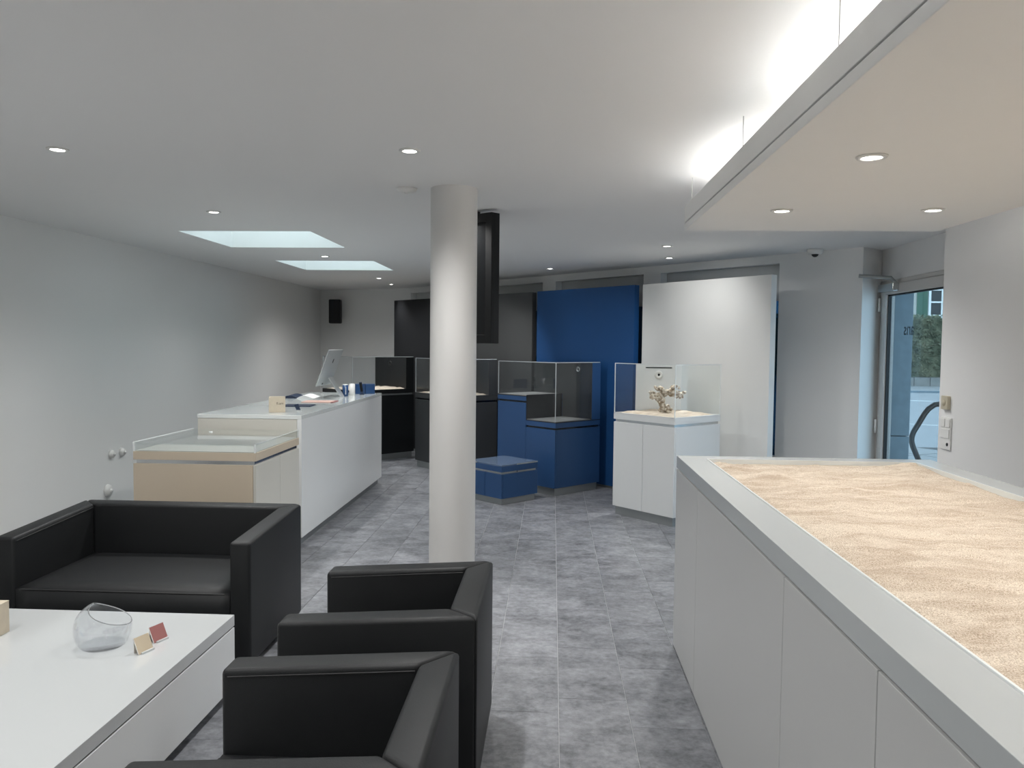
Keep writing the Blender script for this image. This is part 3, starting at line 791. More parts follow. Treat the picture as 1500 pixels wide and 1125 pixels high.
# ---- reef rock in the white cabinet
def reef_rock():
    m = bpy.data.metaballs.new('reef'); m.resolution = 0.02; m.threshold = 0.6
    pts = []
    rnd = random.Random(4)
    def limb(p, q, r0, r1, n):
        p, q = Vector(p), Vector(q)
        for i in range(n):
            f = i/(n-1); c = p.lerp(q, f)
            c += Vector((rnd.uniform(-1, 1), rnd.uniform(-1, 1), rnd.uniform(-1, 1)))*0.010
            pts.append((c, (r0+(r1-r0)*f)*rnd.uniform(0.8, 1.25)))
    # foot, leaning trunk, canopy branches (x right, z up)
    limb((-0.045, 0, 0.008), (0.03, 0.01, 0.008), 0.026, 0.020, 5)
    limb((-0.03, 0, 0.015), (-0.075, 0.0, 0.125), 0.028, 0.036, 7)
    limb((-0.01, 0.0, 0.02), (0.02, 0.01, 0.045), 0.018, 0.014, 3)
    limb((-0.075, 0, 0.125), (-0.125, -0.01, 0.135), 0.032, 0.022, 4)
    limb((-0.125, 0, 0.135), (-0.13, 0.0, 0.155), 0.022, 0.016, 2)
    limb((-0.075, 0, 0.125), (0.03, 0.02, 0.165), 0.032, 0.026, 6)
    limb((0.03, 0.02, 0.165), (0.135, 0.0, 0.140), 0.026, 0.026, 6)
    limb((0.12, 0, 0.145), (0.15, -0.01, 0.165), 0.020, 0.012, 3)
    limb((0.02, 0.02, 0.17), (0.055, 0.03, 0.215), 0.024, 0.018, 4)
    limb((0.05, 0.03, 0.205), (0.10, 0.02, 0.215), 0.018, 0.012, 3)
    limb((-0.02, 0.0, 0.155), (-0.065, 0.0, 0.195), 0.026, 0.022, 4)
    limb((-0.065, 0, 0.195), (-0.105, 0.01, 0.205), 0.020, 0.014, 3)
    bm = bmesh.new()
    for c, r in pts:
        bmesh.ops.create_icosphere(bm, subdivisions=2, radius=r, matrix=Matrix.Translation(c))
    me = bpy.data.meshes.new('reef_rock'); bm.to_mesh(me); bm.free()
    o = bpy.data.objects.new('reef_rock', me); COL.objects.link(o)
    md = o.modifiers.new('r', 'REMESH'); md.mode = 'VOXEL'; md.voxel_size = 0.0055
    bpy.context.view_layer.update()
    ev = o.evaluated_get(bpy.context.evaluated_depsgraph_get())
    me2 = bpy.data.meshes.new_from_object(ev)
    for v in me2.vertices:
        n = v.normal; p = v.co
        d = noise.noise(p*55)*0.011 + noise.noise(p*120)*0.006
        v.co = p + n*d
    zmin = min(v.co.z for v in me2.vertices)
    for v in me2.vertices: v.co.z -= zmin
    for p in me2.polygons: p.use_smooth = True
    o.modifiers.clear(); o.data = me2; me2.name = 'reef_rock'
    me2.materials.append(MATS['reef_rock'])
    bpy.data.metaballs.remove(m)
    return o
rk = reef_rock(); rk.location = (1.035, 7.24, 0.940); rk.rotation_euler = (0, 0, -0.1)
tag(rk, 'branching beige reef rock standing on sand inside the white glass cabinet', 'rock')

# ================================================================== ISLAND WITH SAND TOP
IX0, IX1, IY0, IY1, IZ = 0.642, 1.912, -1.6, 4.101, 0.990
isl = thing('sand_island', 'large white island counter with a sand-filled top in the right foreground', 'island', ((IX0+IX1)/2, (IY0+IY1)/2, 0))
hx, hy = (IX1-IX0)/2, (IY1-IY0)/2; cy = (IY0+IY1)/2
zc = 0.929
MB().box(-hx+0.03, hx-0.03, -hy+0.03, hy-0.03, 0, 0.03).build('plinth', 'plinth_metal', isl)
MB().box(-hx+0.020, hx-0.020, -hy+0.020, hy-0.020, 0.012, zc-0.006).build('carcass', 'dark_strip', isl)
seams = [IY0, -0.5, 0.55, 0.93, 1.562, 2.193, 3.501, IY1]
for y0, y1 in zip(seams[:-1], seams[1:]):
    for x0, x1 in ((-hx, -hx+0.019), (hx-0.019, hx)):
        MB().box(x0, x1, y0-cy+0.002, y1-cy-0.002, 0.008, zc-0.008).build('door', 'grey_white_lacquer', isl, 0.0015)
for y0, y1 in ((-hy, -hy+0.019), (hy-0.019, hy)):
    for x0, x1 in ((-hx+0.021, -0.001), (0.001, hx-0.021)):
        MB().box(x0, x1, y0, y1, 0.008, zc-0.008).build('end_panel', 'grey_white_lacquer', isl, 0.0015)
MB().box(-hx+0.14, hx-0.14, -hy+0.14, hy-0.14, zc-0.006, IZ-0.032).build('sand_pan', 'grey_white_lacquer', isl)
w = 0.128
fr = MB()
O4 = [(-hx, -hy), (hx, -hy), (hx, hy), (-hx, hy)]; I4 = [(-hx+w, -hy+w), (hx-w, -hy+w), (hx-w, hy-w), (-hx+w, hy-w)]
for i in range(4):
    j = (i+1) % 4; MB().prism([O4[i], O4[j], I4[j], I4[i]], zc, IZ).build('frame_board', 'frame_lacquer', isl, 0.0012)
e = 0.006
for (x0, x1, y0, y1) in ((-hx+w, -hx+w+e, -hy+w, hy-w), (hx-w-e, hx-w, -hy+w, hy-w), (-hx+w+e, hx-w-e, -hy+w, -hy+w+e), (-hx+w+e, hx-w-e, hy-w-e, hy-w)):
    MB().box(x0, x1, y0, y1, IZ-0.03, IZ+0.004).build('glass_rim', 'edge_glow_acrylic', isl)
sm = sand_mesh('sand_bed', None, -hx+w+e, hx-w-e, -hy+w+e, hy-w-e, IZ-0.020, 0.034, 130, 480, 3.4, 0.0, 0.010)
link('sand_bed', sm, 'sand', isl)

# ================================================================== RECEPTION DESK
dx0, dx1, dy0, dy1, dz = -2.685, -1.882, 5.886, 8.700, 1.001
dk = thing('reception_desk', 'long white reception desk with a computer on top', 'desk', ((dx0+dx1)/2, (dy0+dy1)/2, 0))
hx, hy = (dx1-dx0)/2, (dy1-dy0)/2
MB().box(-hx+0.03, hx-0.035, -hy+0.03, hy-0.03, 0, 0.072).build('plinth', 'plinth_metal', dk)
MB().box(-hx, hx, -hy, hy, dz-0.03, dz).build('desk_top', 'desk_gloss', dk, 0.0015)
MB().box(hx-0.034, hx, -hy, hy, 0.07, dz-0.0305).build('front_panel', 'white_lacquer', dk, 0.0015)
MB().box(-hx+0.004, hx-0.036, -hy+0.002, -hy+0.022, 0.706, dz-0.0305).build('end_panel', 'pale_cream_lacquer', dk, 0.0015)
MB().box(-hx+0.01, hx-0.036, -hy+0.012, -hy+0.022, 0.668, 0.704).build('reveal_strip', 'aluminium', dk)
MB().box(-hx+0.004, hx-0.036, -hy+0.002, -hy+0.022, 0.07, 0.666).build('end_panel', 'pale_cream_lacquer', dk, 0.0015)
MB().box(-hx+0.004, hx-0.036, hy-0.022, hy-0.002, 0.07, dz-0.0305).build('end_panel', 'white_lacquer', dk, 0.0015)
MB().box(-hx+0.35, hx-0.036, -hy+0.023, hy-0.023, 0.072, 0.70).build('carcass', 'white_lacquer', dk)

# ---- things on the desk
def small(name, label, cat, x, y, rz=0, z=dz, group='things on the reception desk'): return thing(name, label, cat, (x, y, z), rz, group)
t = small('product_box', 'beige upright carton with small print on the desk corner', 'box', -2.155, 6.135, 0.33)
MB().box(-0.062, 0.062, -0.028, 0.028, 0, 0.122).build('carton', 'kraft', t, 0.003)
MB().box(-0.060, 0.060, -0.027, 0.027, 0.122, 0.124).build('lid_flap', 'kraft', t)
me = text_mesh('fi.am', 0.028, 0.0003); me.materials.append(MATS['dark_ink'])
l = link('print', me, None, t); l.rotation_euler = (PI/2, 0, 0); l.location = (-0.005, -0.0285, 0.062)
t = small('price_tag', 'small dark blue tilted tag beside the beige carton', 'tag', -2.02, 6.25, -0.25)
a = MB().box(-0.016, 0.016, -0.005, 0.005, 0, 0.058).build('card', 'navy', t, 0.001); a.rotation_euler = (0.25, -0.25, 0); a.location = (0, 0.0, 0.002)
MB().box(-0.012, 0.016, -0.014, 0.016, 0, 0.010).build('foot', 'silver', t, 0.001)
t = small('folder', 'flat dark blue folder lying on the desk', 'folder', -2.19, 6.78, 0.06)
MB().box(-0.125, 0.125, -0.10, 0.10, 0, 0.004).build('cover', 'navy', t, 0.001); MB().box(-0.122, 0.120, -0.097, 0.097, 0.004, 0.009).build('pages', 'navy', t, 0.001)
t = small('brochure', 'pale pink brochure lying behind the blue folder', 'brochure', -2.15, 7.28, 0.05)
MB().box(-0.15, 0.12, -0.11, 0.11, 0, 0.006).build('pages', 'paper_pink', t, 0.001); MB().box(0.12, 0.145, -0.11, 0.11, 0, 0.007).build('spine', 'card_rose', t, 0.001)
t = small('open_magazine', 'open white magazine with dark blue pages on the left of the desk', 'magazine', -2.52, 7.85, 0.12)
def page(sg, m, nm):
    vs = []; n = 8
    for i in range(n+1):
        f = i/n; x = sg*0.17*f; z = 0.004+0.028*math.sin(PI*min(1, f*1.15))*(1-0.4*f)
        vs += [(x, -0.18, z), (x, 0.18, z), (x, -0.18, 0), (x, 0.18, 0)]
    fs = []
    for i in range(n):
        k = 4*i; fs += [(k, k+1, k+5, k+4), (k+2, k+6, k+7, k+3), (k, k+4, k+6, k+2), (k+1, k+3, k+7, k+5)]
    fs += [(0, 2, 3, 1), (4*n, 4*n+1, 4*n+3, 4*n+2)]
    MB().add(vs, fs, False).build(nm, m, t)
page(-1, 'navy', 'left_pages'); page(1, 'paper_white', 'right_pages')
# computer monitor: back towards the viewer, leaning
t = small('computer_monitor', 'thin silver all-in-one computer seen from behind on the desk', 'computer', -2.17, 8.0, 0.0)
tl = math.radians(20)
pv = MB().box(-0.010, 0.0, -0.265, 0.265, 0, 0.385).build('display_body', 'silver', t, 0.003); pv.location = (-0.155, 0, 0.115); pv.rotation_euler = (0, tl, 0)
MB().box(-0.0125, -0.0101, -0.255, 0.255, 0.03, 0.375).build('screen', 'screen_black', pv)
lg = MB().lathe([(0, 0.001), (0.019, 0.001), (0.019, 0), (0, 0)], 20).build('emblem', 'black_plastic', pv); lg.rotation_euler = (0, PI/2, 0); lg.location = (0.0005, 0.02, 0.265); lg.scale = (1.3, 0.9, 1)
lg = MB().box(0, 0.001, -0.10, -0.06, 0.012, 0.03).build('port', 'black_plastic', pv)
MB().add([(-0.085, -0.07, 0.20), (-0.085, 0.07, 0.20), (0.035, 0.07, 0.006), (0.035, -0.07, 0.006), (-0.092, -0.07, 0.196), (-0.092, 0.07, 0.196), (0.027, 0.07, 0.006), (0.027, -0.07, 0.006)],
         [(0, 3, 2, 1), (4, 5, 6, 7), (0, 1, 5, 4), (3, 7, 6, 2), (0, 4, 7, 3), (1, 2, 6, 5)]).build('stand_arm', 'silver', t)
MB().box(-0.11, 0.035, -0.07, 0.07, 0, 0.006).build('stand_foot', 'silver', t, 0.002)
for nm, x, y, m, lb in (('can', -2.13, 8.10, 'box_blue', 'dark blue can with white vertical lettering on the desk'), ('can', -2.10, 8.26, 'white_plastic', 'white can behind the dark blue can')):
    t = small(nm, lb, 'can', x, y)
    MB().lathe([(0, 0), (0.028, 0), (0.030, 0.004), (0.030, 0.116), (0, 0.116)], 28).build('body', m, t)
    MB().lathe([(0, 0.122), (0.025, 0.122), (0.0295, 0.118), (0.0295, 0.116), (0, 0.116)], 28).build('lid', 'white_plastic', t)
    if m == 'box_blue':
        me = MB().box(-0.0035, 0.0035, 0, 0.0008, 0.02, 0.10).mesh('stripe'); me.materials.append(MATS['white_ink'])
        l = link('stripe', me, None, t); l.location = (0.012, -0.0292, 0); l.rotation_euler = (0, 0, 0.42)
for i, (x, y) in enumerate(((-2.085, 8.53), (-1.985, 8.565))):
    t = small('product_box', ('left' if i == 0 else 'right') + ' one of two blue cartons side by side at the far desk end', 'box', x, y, 0.35)
    MB().box(-0.05, 0.05, -0.055, 0.055, 0, 0.105).build('carton', 'box_blue', t, 0.002)
    MB().box(-0.049, 0.049, -0.054, 0.054, 0.105, 0.107).build('lid_flap', 'box_blue', t)
    MB().box(-0.03, 0.03, -0.0556, -0.0551, 0.05, 0.060).build('print', 'blue_panel', t)
t = small('phone', 'slim dark blue handset propped upright before the blue cartons', 'phone', -2.02, 8.36, 0.2)
a = MB().box(-0.016, 0.016, -0.006, 0.006, 0, 0.135).build('body', 'navy', t, 0.003); a.rotation_euler = (-0.15, -0.16, 0); a.location = (0.004, 0, 0.003)
MB().box(-0.013, 0.013, -0.0066, -0.006, 0.03, 0.125).build('screen', 'screen_black', a)
MB().box(-0.024, 0.024, -0.02, 0.03, 0, 0.008).build('cradle', 'navy', t, 0.002)

# ================================================================== BEIGE CABINET WITH ACRYLIC TRAY
bx0, bx1, by0, by1, bz = -2.615, -1.832, 4.830, 5.670, 0.860
bc = thing('low_display_cabinet', 'beige cabinet with a shallow clear acrylic tray behind the sofa', 'cabinet', ((bx0+bx1)/2, (by0+by1)/2, 0))
hx, hy = (bx1-bx0)/2, (by1-by0)/2
MB().box(-hx+0.03, hx-0.03, -hy+0.03, hy-0.03, 0, 0.075).build('plinth', 'plinth_metal', bc)
MB().box(-hx+0.02, hx-0.019, -hy+0.019, hy-0.001, 0.075, 0.783).build('carcass', 'pale_cream_lacquer', bc)
MB().box(-hx, hx-0.02, -hy, -hy+0.018, 0.075, 0.783).build('front_panel', 'cream_lacquer', bc, 0.0015)
MB().box(-hx, -hx+0.019, -hy+0.019, hy, 0.075, 0.783).build('side_panel', 'pale_cream_lacquer', bc, 0.0015)
for y0, y1 in ((-hy, 0.02), (0.024, hy)):
    MB().box(hx-0.018, hx, y0, y1, 0.075, 0.783).build('door', 'pale_cream_lacquer', bc, 0.0015)
MB().box(-hx+0.014, hx-0.014, -hy+0.014, hy-0.014, 0.783, 0.808).build('reveal_strip', 'aluminium', bc)
MB().box(-hx, hx, -hy, hy, 0.808, bz).build('top_board', 'cream_lacquer', bc, 0.0015)
MB().box(-hx+0.01, hx-0.01, -hy+0.01, hy-0.01, bz, bz+0.004).build('tray_floor', 'tray_grey', bc)
g = 0.012; hh = 0.055
for (x0, x1, y0, y1) in ((-hx, hx, -hy, -hy+g), (-hx, hx, hy-g, hy), (-hx, -hx+g, -hy+g, hy-g), (hx-g, hx, -hy+g, hy-g)):
    MB().box(x0, x1, y0, y1, bz, bz+hh).build('acrylic_wall', 'case_glass', bc)
MB().box(-hx+g, hx-g, -hy+g, hy-g, bz+hh-0.014, bz+hh-0.008).build('acrylic_lid', 'case_glass', bc)
for (x0, x1, y0, y1) in ((-hx, -hx+0.004, -hy, hy), (hx-0.004, hx, -hy, hy)):
    MB().box(x0, x1, y0, y1, bz+hh, bz+hh+0.003).build('acrylic_edge', 'edge_glow_acrylic', bc)
for (x, y) in ((-hx, -hy), (hx-0.012, -hy)):
    MB().box(x, x+0.012, y-0.001, y+0.003, bz, bz+hh).build('acrylic_edge', 'edge_glow_acrylic', bc)
MB().lathe([(0, 0.006), (0.012, 0.006), (0.014, 0), (0, 0)], 16, (-hx+0.20, hy-0.16, bz+hh-0.008)).build('finger_knob', 'edge_glow_acrylic', bc)

# ================================================================== SEATING
def seat_unit(name, label, cat, wid, dep, hf, hb, arm, seat_z, loc, rz, group):
    t = thing(name, label, cat, loc, rz, group)
    x0, x1, yf, yb = -wid/2, wid/2, -dep/2, dep/2
    ztop = lambda x, y: hf+(hb-hf)*(y-yf)/dep
    bz_ = 0.035
    for sgn in (-1, 1):
        if sgn < 0: pl = [(x0, yf), (x0+arm, yf), (x0+arm, yb-arm), (x0, yb)]
        else: pl = [(x1-arm, yf), (x1, yf), (x1, yb), (x1-arm, yb-arm)]
        ar = MB().prism(pl, bz_, ztop).build('armrest', 'leather', t, 0.016, 4, True)
        ex = x0 if sgn < 0 else x1-arm
        q = 0.010
        pts = [(ex+q, yf+0.012, ztop(0, yf)-0.004), (ex+arm-q, yf+0.012, ztop(0, yf)-0.004)]
        MB().tube([(ex+(arm if sgn < 0 else 0), yf+0.02, ztop(0, yf)-0.020), (ex+(arm if sgn < 0 else 0), yb-arm-0.01, ztop(0, yb-arm)-0.020)], 0.0022, 6).build('piping', 'piping_leather', ar)
    MB().prism([(x0, yb), (x0+arm, yb-arm), (x1-arm, yb-arm), (x1, yb)][::1] if False else [(x0+arm, yb-arm), (x1-arm, yb-arm), (x1, yb), (x0, yb)], bz_, ztop).build('backrest', 'leather', t, 0.016, 4, True)
    MB().box(x0+arm, x1-arm, yf+0.006, yb-arm, 0.06, seat_z-0.20).build('seat_base', 'leather', t, 0.006, 2, True)
    # slightly crowned cushion
    nx, ny = 14, 12; vs = []; fs = []
    ca, cb, cc, cdp = x0+arm+0.001, x1-arm-0.001, yf+0.004, yb-arm-0.001
    for j in range(ny+1):
        for i in range(nx+1):
            f, g_ = i/nx, j/ny
            ex_ = min(f, 1-f)*(cb-ca); ey = min(g_, 1-g_)*(cdp-cc)
            k = 1-max(0, 1-min(ex_, ey)/0.05)**2
            crown = 0.012*math.sin(PI*f)*math.sin(PI*g_)
            vs.append((ca+(cb-ca)*f, cc+(cdp-cc)*g_, seat_z-0.016*(1-k)+crown-0.004))
    for j in range(ny):
        for i in range(nx):
            k = j*(nx+1)+i; fs.append((k, k+1, k+nx+2, k+nx+1))
    ring = list(range(nx+1)) + [(j+1)*(nx+1)-1 for j in range(1, ny+1)] + [ny*(nx+1)+i for i in range(nx-1, -1, -1)] + [j*(nx+1) for j in range(ny-1, 0, -1)]
    b = len(vs)
    for i in ring: vs.append((vs[i][0], vs[i][1], seat_z-0.198))
    n = len(ring)
    fs += [(ring[(k+1) % n], ring[k], b+k, b+(k+1) % n) for k in range(n)]
    fs.append(tuple(b+n-1-k for k in range(n)))
    cu = MB().add(vs, fs, True).build('seat_cushion', 'leather', t)
    MB().tube([(ca+0.02, cc-0.001, seat_z-0.022), (cb-0.02, cc-0.001, seat_z-0.022)], 0.003, 6).build('piping', 'piping_leather', cu)
    for fx in (x0+0.06, x1-0.06):
        for fy in (yf+0.06, yb-0.06):
            MB().lathe([(0, 0), (0.018, 0), (0.020, 0.036), (0, 0.036)], 14, (fx, fy, 0)).build('foot', 'silver', t)
    return t
seat_unit('sofa', 'black leather two-seat sofa in front of the beige cabinet', 'sofa', 1.235, 0.76, 0.617, 0.652, 0.10, 0.392, (-2.010, 3.97, 0), 0, 'black leather seating')
seat_unit('armchair', 'black leather armchair with its back to the aisle, farther of two', 'armchair', 0.70, 0.675, 0.612, 0.652, 0.105, 0.385, (-0.575, 2.925, 0), -PI/2, 'black leather seating')
seat_unit('armchair', 'black leather armchair cut off by the lower frame edge, nearest', 'armchair', 0.70, 0.675, 0.612, 0.652, 0.105, 0.385, (-0.600, 1.945, 0), -PI/2, 'black leather seating')

# ================================================================== COFFEE TABLE
tx0, tx1, ty0, ty1, tz = -2.75, -1.370, 1.45, 3.350, 0.363
ct = thing('coffee_table', 'low glossy white coffee table in the left foreground', 'table', ((tx0+tx1)/2, (ty0+ty1)/2, 0))
hx, hy = (tx1-tx0)/2, (ty1-ty0)/2
MB().box(-hx, hx, -hy, hy, 0.315, tz).build('table_top', 'gloss_white', ct, 0.0015)
MB().box(-hx+0.006, hx-0.006, -hy+0.006, hy-0.006, 0.308, 0.315).build('shadow_gap', 'dark_strip', ct)
MB().box(-hx+0.02, hx-0.02, -hy+0.02, hy-0.02, 0.055, 0.308).build('carcass', 'white_lacquer', ct)
for y0, y1 in ((-hy, hy),):
    for x0, x1 in ((hx-0.019, hx), (-hx, -hx+0.019)):
        MB().box(x0, x1, y0, y1, 0.05, 0.308).build('side_panel', 'white_lacquer', ct, 0.0015)
for y0, y1 in ((-hy, -hy+0.019), (hy-0.019, hy)):
    MB().box(-hx+0.02, hx-0.02, y0, y1, 0.05, 0.308).build('end_panel', 'white_lacquer', ct, 0.0015)
MB().box(-hx+0.05, hx-0.05, -hy+0.05, hy-0.05, 0, 0.05).build('plinth', 'plinth_metal', ct)

# ---- slanted glass bowl
def bowl():
    R, H, seg, rows = 0.105, 0.20, 48, 22
    t = thing('glass_bowl', 'round clear glass bowl with a slanted rim on the coffee table', 'bowl', (-1.735, 2.965, tz), 0)
    def ring_pts(r_add):
        out = []
        for i in range(seg):
            a = 2*PI*i/seg; col = []
            # cut plane: high on the left (-x), low on the right, a little lower to the front
            top = 0.127 - 0.040*math.cos(a-0.25)
            p0 = -0.62*R                       # flat base height relative to the centre
            for k in range(rows+1):
                z = p0 + (top-0.062-p0)*k/rows if False else None
                f = k/rows
                zz = -0.068 + (top-0.060+0.0)*f + 0.0
                zz = -0.068 + (top)*f
                rr = math.sqrt(max(1e-6, (R+r_add)**2-zz*zz)) if abs(zz) < R+r_add else 0.001
                col.append((rr*math.cos(a), rr*math.sin(a), zz+0.070))
            out.append(col)
        return out
    o_, i_ = ring_pts(0.0), ring_pts(-0.0035)
    vs = []; fs = []; n = rows+1
    for c in o_: vs += c
    k0 = len(vs)
    for c in i_: vs += [(x, y, max(z, 0.010)) for x, y, z in c]
    for i in range(seg):
        j = (i+1) % seg
        for k in range(rows):
            fs.append((i*n+k, j*n+k, j*n+k+1, i*n+k+1)); fs.append((k0+i*n+k, k0+i*n+k+1, k0+j*n+k+1, k0+j*n+k))
        fs.append((i*n+rows, j*n+rows, k0+j*n+rows, k0+i*n+rows))
    fs.append(tuple(i*n for i in range(seg-1, -1, -1))); fs.append(tuple(k0+i*n for i in range(seg)))
    MB().add(vs, fs, True).build('vessel', 'bowl_glass', t)
    rim = [Vector(o_[i][-1]).lerp(Vector(i_[i][-1]), 0.5) for i in range(seg)]; rim.append(rim[0])
    MB().tube(rim, 0.0017, 8, False).build('rim', 'clear_glass', t)
m, nt, p = nodes('clear_glass')
p.inputs['Base Color'].default_value = (0.98, 0.985, 0.99, 1); p.inputs['Roughness'].default_value = 0.0
p.inputs['Transmission Weight'].default_value = 1.0; p.inputs['IOR'].default_value = 1.46
MATS['clear_glass'] = m
bowl()
# ---- two folded sample cards
for x, y, m, lb in ((-1.537, 2.914, 'card_cream', 'small cream sample card standing beside the glass bowl'), (-1.537, 3.030, 'card_rose', 'small dusty rose sample card standing on the coffee table')):
    t = thing('sample_card', lb, 'card', (x, y, tz), PI/2-0.33, 'folded sample cards on the coffee table')
    a = MB().box(-0.035, 0.035, -0.0012, 0.0012, 0, 0.064).build('front_leaf', m, t); a.rotation_euler = (-0.42, 0, 0); a.location = (0, 0, 0.001)
    b = MB().box(-0.032, 0.032, -0.0010, 0.0010, 0, 0.056).build('back_leaf', 'card_white', t); b.location = (0, 0.0275, 0)
    MB().box(-0.0365, -0.035, -0.0014, 0.0014, 0, 0.064).build('cut_edge', 'card_white', a)
    MB().box(-0.026, 0.032, -0.009, -0.002, 0, 0.007).build('grey_bar', 'silver', t)  # small grey bar along the card's lower edge
# ---- cartons at the left frame edge
t = thing('product_box', 'beige carton at the left frame edge of the coffee table', 'box', (-2.283, 3.03, tz), 0.05, 'cartons on the coffee table')
MB().box(-0.09, 0.09, -0.05, 0.05, 0, 0.125).build('carton', 'kraft', t, 0.002)
MB().prism([(-0.09, -0.05), (0.09, -0.05), (0.09, 0.05), (-0.09, 0.05)], 0.125, 0.128).build('lid_flap', 'kraft', t)
t = thing('product_box', 'beige carton with a dark band cut off by the left frame edge', 'box', (-2.243, 2.83, tz), 0.0, 'cartons on the coffee table')
MB().box(-0.09, 0.078, -0.045, 0.045, 0, 0.035).build('carton', 'kraft', t, 0.002)
mat('dark_band', (0.16, 0.14, 0.15), 0.5)
MB().box(-0.09, 0.076, -0.044, 0.044, 0.035, 0.12).build('sleeve', 'dark_band', t, 0.002)

# ================================================================== OUTSIDE THE DOOR
GZ = -0.10
pav = struct(MB().box(2.95, 12, 5.0, 13.7, GZ-0.2, GZ-0.012).build('pavement', 'paver_joint'))
pm = MB().box(-0.385, 0.385, -0.385, 0.385, -0.012, 0).mesh('paver'); pm.materials.append(MATS['paver'])
ca_, sa_ = math.cos(0.5), math.sin(0.5)
for i in range(-14, 15):
    for j in range(-14, 15):
        x = 6.0+(i*ca_-j*sa_)*0.8; y = 9.6+(i*sa_+j*ca_)*0.8
        if 3.6 < x < 9.5 and 8.6 < y < 13.2:
            o = bpy.data.objects.new('paver', pm); COL.objects.link(o); o.parent = pav; o.location = (x, y, GZ); o.rotation_euler = (0, 0, 0.5)
road = struct(MB().box(-20, 60, 13.7, 31.6, GZ-0.25, GZ-0.05).build('road', 'asphalt'))
def stripe(p, q, w):
    p, q = Vector(p), Vector(q); d = (q-p).normalized(); n = Vector((-d.y, d.x))*w/2
    MB().prism([tuple(p-n), tuple(q-n), tuple(q+n), tuple(p+n)], GZ-0.05, GZ-0.045).build('road_marking', 'road_paint', road)
stripe((6.0, 19.3), (14, 15.4), 0.14); stripe((9.0, 27.6), (12.3, 26.4), 0.35)
kerb = struct(MB().box(-20, 60, 31.6, 35.4, GZ-0.25, GZ+0.02).build('far_pavement', 'paver'))
MB().box(-20, 60, 31.35, 31.6, GZ-0.25, GZ+0.02).build('kerb_stone', 'granite', kerb)
lw = thing('garden_wall', 'low stone garden wall under the hedge across the street', 'wall', (16, 35.5, GZ))
MB().box(-7, 7, 0.04, 0.4, 0, 0.40).build('core', 'paver_joint', lw)
x = -7.0
while x < 7:
    w_ = random.uniform(0.45, 0.8)
    MB().box(x+0.012, x+w_-0.012, random.uniform(0, 0.02), 0.2, 0, 0.40+random.uniform(-0.03, 0.03)).build('stone', 'wall_stone', lw, 0.02)
    x += w_
# hedge: dense leafy block
hg = thing('hedge', 'tall clipped green hedge behind the low wall across the street', 'hedge', (16, 36.4, GZ+0.40))
MB().box(-7, 7, -0.45, 0.6, 0, 2.55).build('branches', 'hedge_leaves', hg)
vs = []; fs = []
rr = random.Random(3)
for i in range(9000):
    x = rr.uniform(-7.1, 7.1); z = rr.uniform(0, 2.7); y = -0.5+rr.uniform(-0.10, 0.08)
    if rr.random() < 0.2: z = 2.6+rr.uniform(-0.1, 0.15); y = rr.uniform(-0.5, 0.6)
    c = Vector((x, y, z)); a = Vector((rr.uniform(-1, 1), rr.uniform(-1, 1), rr.uniform(-1, 1))).normalized(); b = a.orthogonal().normalized()
    s = rr.uniform(0.05, 0.11); k = len(vs)
    vs += [c+a*s, c+b*s*0.5, c-a*s, c-b*s*0.5]; fs.append((k, k+1, k+2, k+3))
o = MB().add(vs, fs).build('leaves', 'hedge_leaves', hg); o['kind'] = 'stuff'
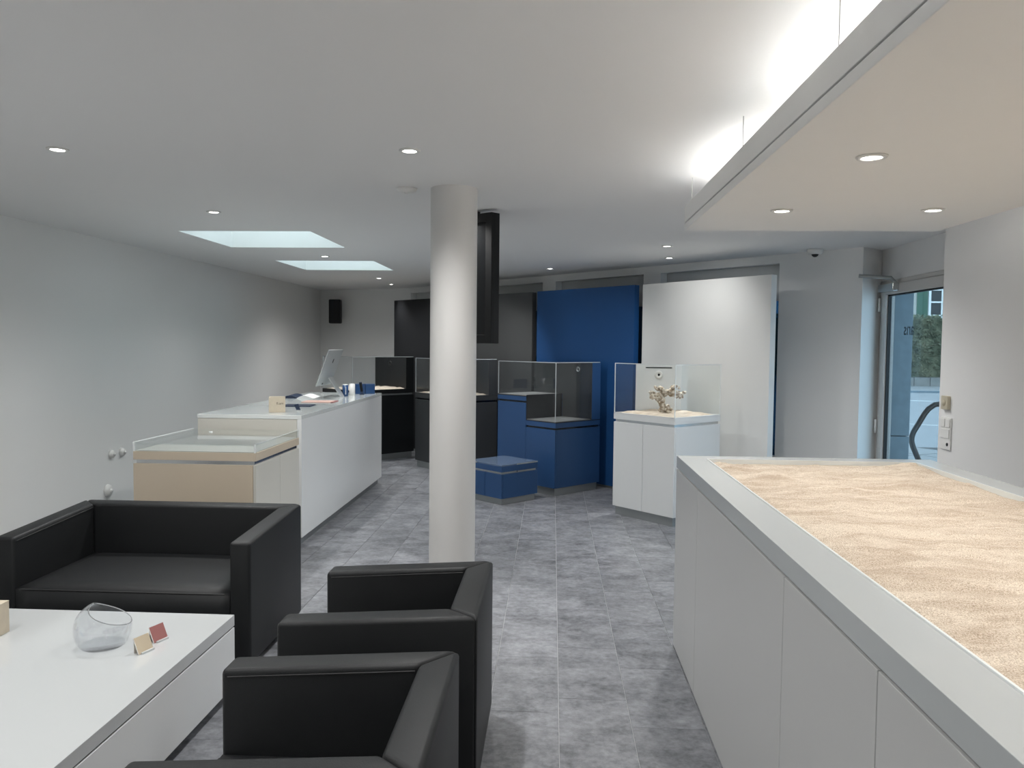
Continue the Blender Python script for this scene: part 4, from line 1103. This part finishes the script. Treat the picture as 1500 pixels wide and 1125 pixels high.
# house with green shutters
hs = thing('house', 'pale house with green shutters behind the hedge', 'building', (19, 42, GZ))
MB().box(-6, 8, 0.15, 5, 0, 7.5).build('wall', 'house_wall', hs)
MB().box(-6.4, 8.4, -0.5, 5.5, 7.5, 7.8).build('eaves', 'window_white', hs)
for cx in (0.62, 4.2, -3.2):
    f = MB(); 
    for (x0, x1, z0, z1) in ((cx-0.38, cx-0.26, 2.6, 4.75), (cx+0.26, cx+0.38, 2.6, 4.75), (cx-0.26, cx+0.26, 4.63, 4.75), (cx-0.26, cx+0.26, 2.6, 2.72), (cx-0.26, cx+0.26, 3.32, 3.40), (cx-0.26, cx+0.26, 4.0, 4.08)):
        f.box(x0, x1, 0.06, 0.15, z0, z1)
    wf_ = f.build('window', 'window_white', hs); MB().box(cx-0.26, cx+0.26, 0.11, 0.13, 2.72, 4.63).build('pane', 'house_glass', wf_)
    for sx in (-1, 1):
        s0 = cx-0.42-0.52 if sx < 0 else cx+0.42
        sh = MB(); sh.box(s0, s0+0.52, 0.08, 0.15, 2.6, 4.75)
        so = sh.build('shutter', 'shutter_green', hs)
        sl = MB()
        for k in range(26): sl.box(s0+0.05, s0+0.24, 0.05, 0.09, 2.68+k*0.078, 2.72+k*0.078); sl.box(s0+0.28, s0+0.47, 0.05, 0.09, 2.68+k*0.078, 2.72+k*0.078)
        x_ = sl.build('louvres', 'shutter_green', so)
# stone door pier of three blocks
sp = thing('stone_pier', 'grey granite pier of stacked blocks just outside the glass door', 'pier', (3.10, 7.50, GZ))
for z0, z1 in ((0, 0.86), (0.866, 2.22), (2.226, 2.44)):
    MB().box(-0.145, 0.105, -0.215, 0.42, z0, z1).build('stone_block', 'granite', sp, 0.008)
# bent handrail
hr = thing('handrail', 'dark bronze bent tube handrail outside the glass door', 'handrail', (4.07, 8.6, GZ))
P = [(0.80, 0, 0.0), (0.80, 0, 0.85), (0.74, 0, 1.02), (0.60, 0, 1.08), (0.05, 0, 1.075), (-0.04, 0, 1.06), (-0.10, 0, 1.015), (-0.14, 0, 0.96), (-0.245, 0, 0.77), (-0.262, 0, 0.72), (-0.262, 0, 0.665), (-0.245, 0, 0.61), (-0.14, 0, 0.37), (-0.02, 0, 0.10), (0.02, 0, 0.0)]
MB().tube(P, 0.028, 16).build('rail_tube', 'bronze', hr)
for x in (0.80, 0.02): MB().lathe([(0, 0), (0.05, 0), (0.05, 0.008), (0, 0.008)], 20, (x, 0, 0)).build('base_flange', 'bronze', hr)
